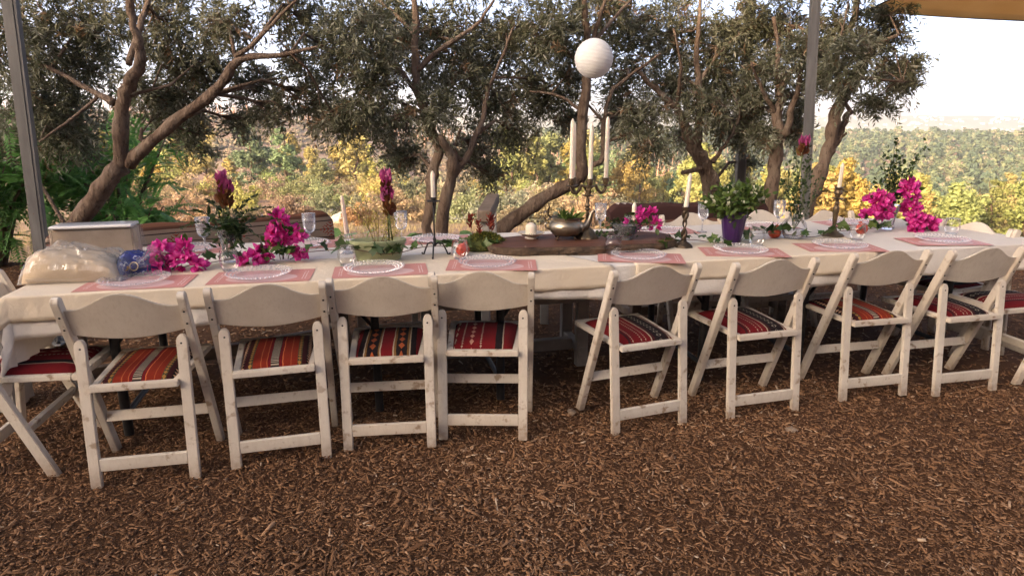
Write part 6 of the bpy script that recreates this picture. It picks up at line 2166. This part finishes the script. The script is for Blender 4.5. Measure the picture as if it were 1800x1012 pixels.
bougainvillea((q[0] + .05, q[1], q[2] + .05), [(.03, 0, .10, .035, .03, .035, 8), (.09, .0, .075, .03, .03, .03, 6), (-.02, -.02, .05, .03, .02, .03, 5), (.115, -.02, .03, .016, .016, .03, 5)], 'bougainvillea sprig in the glass bowl on the slab', 9, 14, stem=(-.03, 0, .01), size=.033)
r = empty('glass_candlestick', (q[0] + .02, q[1] + .03, q[2] + .03), 0, 'small square glass candle holder in the bowl of greens', 'candlestick')
MB().lathe([(.016, 0), (.017, .03), (.021, .06), (.024, .095), (.015, .095), (.014, .07)], 8).build('holder', MT['crystal'], r)
candle((q[0] + .045, q[1] + .02, q[2] + .10), .10, .0125, 'short ivory candle standing among the pink flowers in the bowl', taper=.97)

# twisted bronze candlestick
q = W(3.15, .33, TOP + .004)
r = empty('twisted_candlestick', q, 0, 'dark twisted bronze candlestick just right of the slab', 'candlestick')
MB().lathe([(.052, 0), (.050, .008), (.036, .020), (.02, .030), (.012, .040)], 24, flute=lambda th, z: .05 * math.sin(7 * th)).build('base', MT['bronze'], r, smooth='auto')
tw = MB()
for s in (0, PI):
    tw.tube([((.0085) * math.cos(s + z * 62), (.0085) * math.sin(s + z * 62), .032 + z) for z in np.linspace(0, .17, 40)], [.008 + .004 * math.sin(z * 55) for z in np.linspace(0, .17, 40)], 8)
tw.build('stem', MT['bronze'], r, smooth=True)
MB().lathe([(.008, .195), (.017, .205), (.021, .222), (.013, .222), (.011, .21)], 14).build('candle_cup', MT['bronze'], r, smooth='auto')
candle((q[0], q[1], q[2] + .212), .19, .0125, 'leaning ivory taper candle on the twisted bronze candlestick', lean=(0, .08), taper=.85)

# purple vase with boxwood and small cream flowers
q = W(3.465, .36, TOP + .0045)
r = empty('purple_vase', q, 0, 'fluted deep purple vase filled with greenery', 'vase')
MB().lathe([(.044, .010), (.050, .03), (.060, .09), (.068, .15), (.071, .185), (.067, .185), (.06, .13), (0, .12)], 96, flute=lambda th, z: .035 * abs(math.cos(9 * th)) - .02).build('body', plain('purple_glaze', (.028, .006, .058), (.042, .010, .082), 12, .3), r, smooth='auto')
MB().lathe([(.048, 0), (.050, .006), (.046, .011)], 48, flute=lambda th, z: .04 * math.cos(16 * th)).build('glass_foot', MT['crystal'], r)
rng = np.random.default_rng(15)
r = empty('boxwood_bunch', (q[0], q[1], q[2] + .16), 0, 'rounded bunch of greenery with cream blossoms in the purple vase', 'foliage')
tips = []
for k in range(40):
    th, ph = rng.uniform(0, 2 * PI), rng.uniform(.15, 1.35)
    rr = rng.uniform(.75, 1.05)
    tips.append((.185 * rr * math.sin(ph) * math.cos(th), .15 * rr * math.sin(ph) * math.sin(th), .04 + .14 * rr * math.cos(ph)))
sprig(r, (0, 0, -.02), tips, .038, .46, 'lime_leaf', rng, 40, .0016, .45, spread_r=.016)
for k in range(46):
    tp = np.array(tips[k % 40]) * rng.uniform(.8, 1.03)
    fm = [tuple(tp + rng.normal(0, .004, 3)) for _ in range(5)]
    foliage('blossom', fm, [rng.normal(size=3) + np.array([0, -.4, .7]) for _ in fm], [.019] * 5, .9, 'petal', r, rng, .5) if 'petal' in MT else None

# carafe with leafy stems
q = W(3.91, .43, TOP + .001)
r = empty('glass_carafe', q, 0, 'clear round-bellied glass carafe with tall leafy stems', 'carafe')
MB().lathe([(.050, 0), (.056, .006), (.070, .04), (.073, .065), (.062, .10), (.034, .13), (.024, .15), (.023, .185), (.031, .205)], 48, flute=lambda th, z: .02 * abs(math.sin(8 * th)) * (z < .11)).build('body', MT['glass'], r, smooth='auto')
MB().lathe([(0, .004), (.05, .006), (.066, .04), (.068, .055), (0, .055)], 32).build('water', MT['crystal'], r, smooth=True)
MB().tube([(.031 * math.cos(t), .031 * math.sin(t), .205) for t in np.linspace(0, 2 * PI, 25)], .0018, 6).build('rim', MT['crystal'], r, smooth=True)
rng = np.random.default_rng(16)
r = empty('leafy_sprigs', (q[0], q[1], q[2] + .05), 0, 'tall small-leaved green stems in the glass carafe', 'foliage')
sprig(r, (0, 0, 0), [(-.07, 0, .40), (-.03, .02, .46), (.03, .0, .42), (.08, .01, .36), (-.10, .01, .28), (.10, -.01, .25), (.02, -.02, .33), (.05, .02, .47), (-.05, -.02, .36), (.01, .02, .40), (.13, 0, .33), (-.02, 0, .27)], .021, .62, 'dark_leaf', rng, 34, .0018, .45)
curcuma((q[0] - .01, q[1], q[2] + .06), .53, 'single pink curcuma bud above the carafe stems', 8, (0, -.04), .10)

# brass candlestick
q = W(4.20, .45, TOP + .001)
r = empty('brass_candlestick', q, 0, 'tall turned brass candlestick right of the carafe', 'candlestick')
MB().lathe([(.062, 0), (.063, .006), (.056, .014), (.050, .018), (.036, .024), (.020, .036), (.016, .050), (.020, .056), (.011, .064)], 28).build('base', MT['brass'], r, smooth='auto')
MB().lathe([(.011, .062), (.0115, .08), (.015, .12), (.018, .165), (.018, .175), (.010, .186), (.014, .20), (.009, .21), (.012, .222), (.034, .227), (.035, .230), (.012, .233), (.013, .243), (.022, .255), (.023, .265), (.016, .278), (.020, .288), (.028, .294), (.012, .295), (.011, .28)], 24).build('stem', MT['brass'], r, smooth='auto')
candle((q[0], q[1], q[2] + .282), .155, .012, 'ivory taper candle on the tall brass candlestick', lean=(0, .05), taper=.86)

# crystal vase at right
q = W(4.73, .61, TOP + .001)
r = empty('crystal_vase', q, 0, 'flared cut crystal vase of bougainvillea at the right', 'vase')
MB().lathe([(.038, 0), (.038, .014), (.034, .03), (.042, .09), (.058, .155)], 40, flute=lambda th, z: .06 * abs(math.sin(6 * th + 40 * z))).build('body', MT['crystal'], r, smooth='auto')
rng = np.random.default_rng(17)
r = empty('leafy_sprigs', (q[0], q[1], q[2] + .08), 0, 'tall dark leafy branches rising from the right crystal vase', 'foliage')
sprig(r, (0, 0, 0), [(-.02, 0, .50), (.02, .0, .40), (-.09, 0, .36), (-.06, .02, .42), (.16, 0, .43), (.13, .02, .33), (-.10, .01, .22), (.0, .03, .34), (-.04, -.02, .28), (.05, -.02, .30), (-.02, .02, .45), (.15, .01, .38)], .027, .6, 'dark_leaf', rng, 38, .002, .35)
bougainvillea((q[0], q[1] - .03, q[2] + .10), [(-.13, -.02, .08, .06, .05, .06, 24), (-.10, -.03, .0, .06, .04, .05, 16), (.09, -.02, .15, .045, .04, .06, 18), (.12, -.02, .06, .04, .03, .04, 10), (-.20, -.05, -.05, .04, .03, .03, 8)], 'bougainvillea in the right crystal vase, largest mass of pink', 18, 16, stem=(0, .03, -.02), size=.047)
bougainvillea(W(4.86, .50, TOP + .004), [(0, 0, .06, .06, .05, .045, 20), (.07, 0, .04, .05, .04, .04, 16), (-.04, -.02, .03, .04, .03, .02, 6)], 'bougainvillea sprig lying right of the crystal vase, rightmost pink flowers', 19, 14)

# small stones and a stray bark piece on the ground
MT['dusty_stone'] = plain('dusty_stone', (.20, .14, .095), (.34, .25, .18), 30, .95, bstr=.5, bscale=40)
for k, (x, y, s, lab) in enumerate([(1.32, 2.79, .06, 'pale stone beside the rear leg of the second chair right of the gap'), (.30, 3.0, .045, 'small pale stone under the gap in the near row')]):
    me = rock_me[k % 4].copy()
    me.materials.clear()
    me.materials.append(MT['dusty_stone'])
    tag(put('stone', me, None, (x, y, s * .18), (0, 0, k * 1.3), s), lab, 'stone', 'stones on the wood chips')
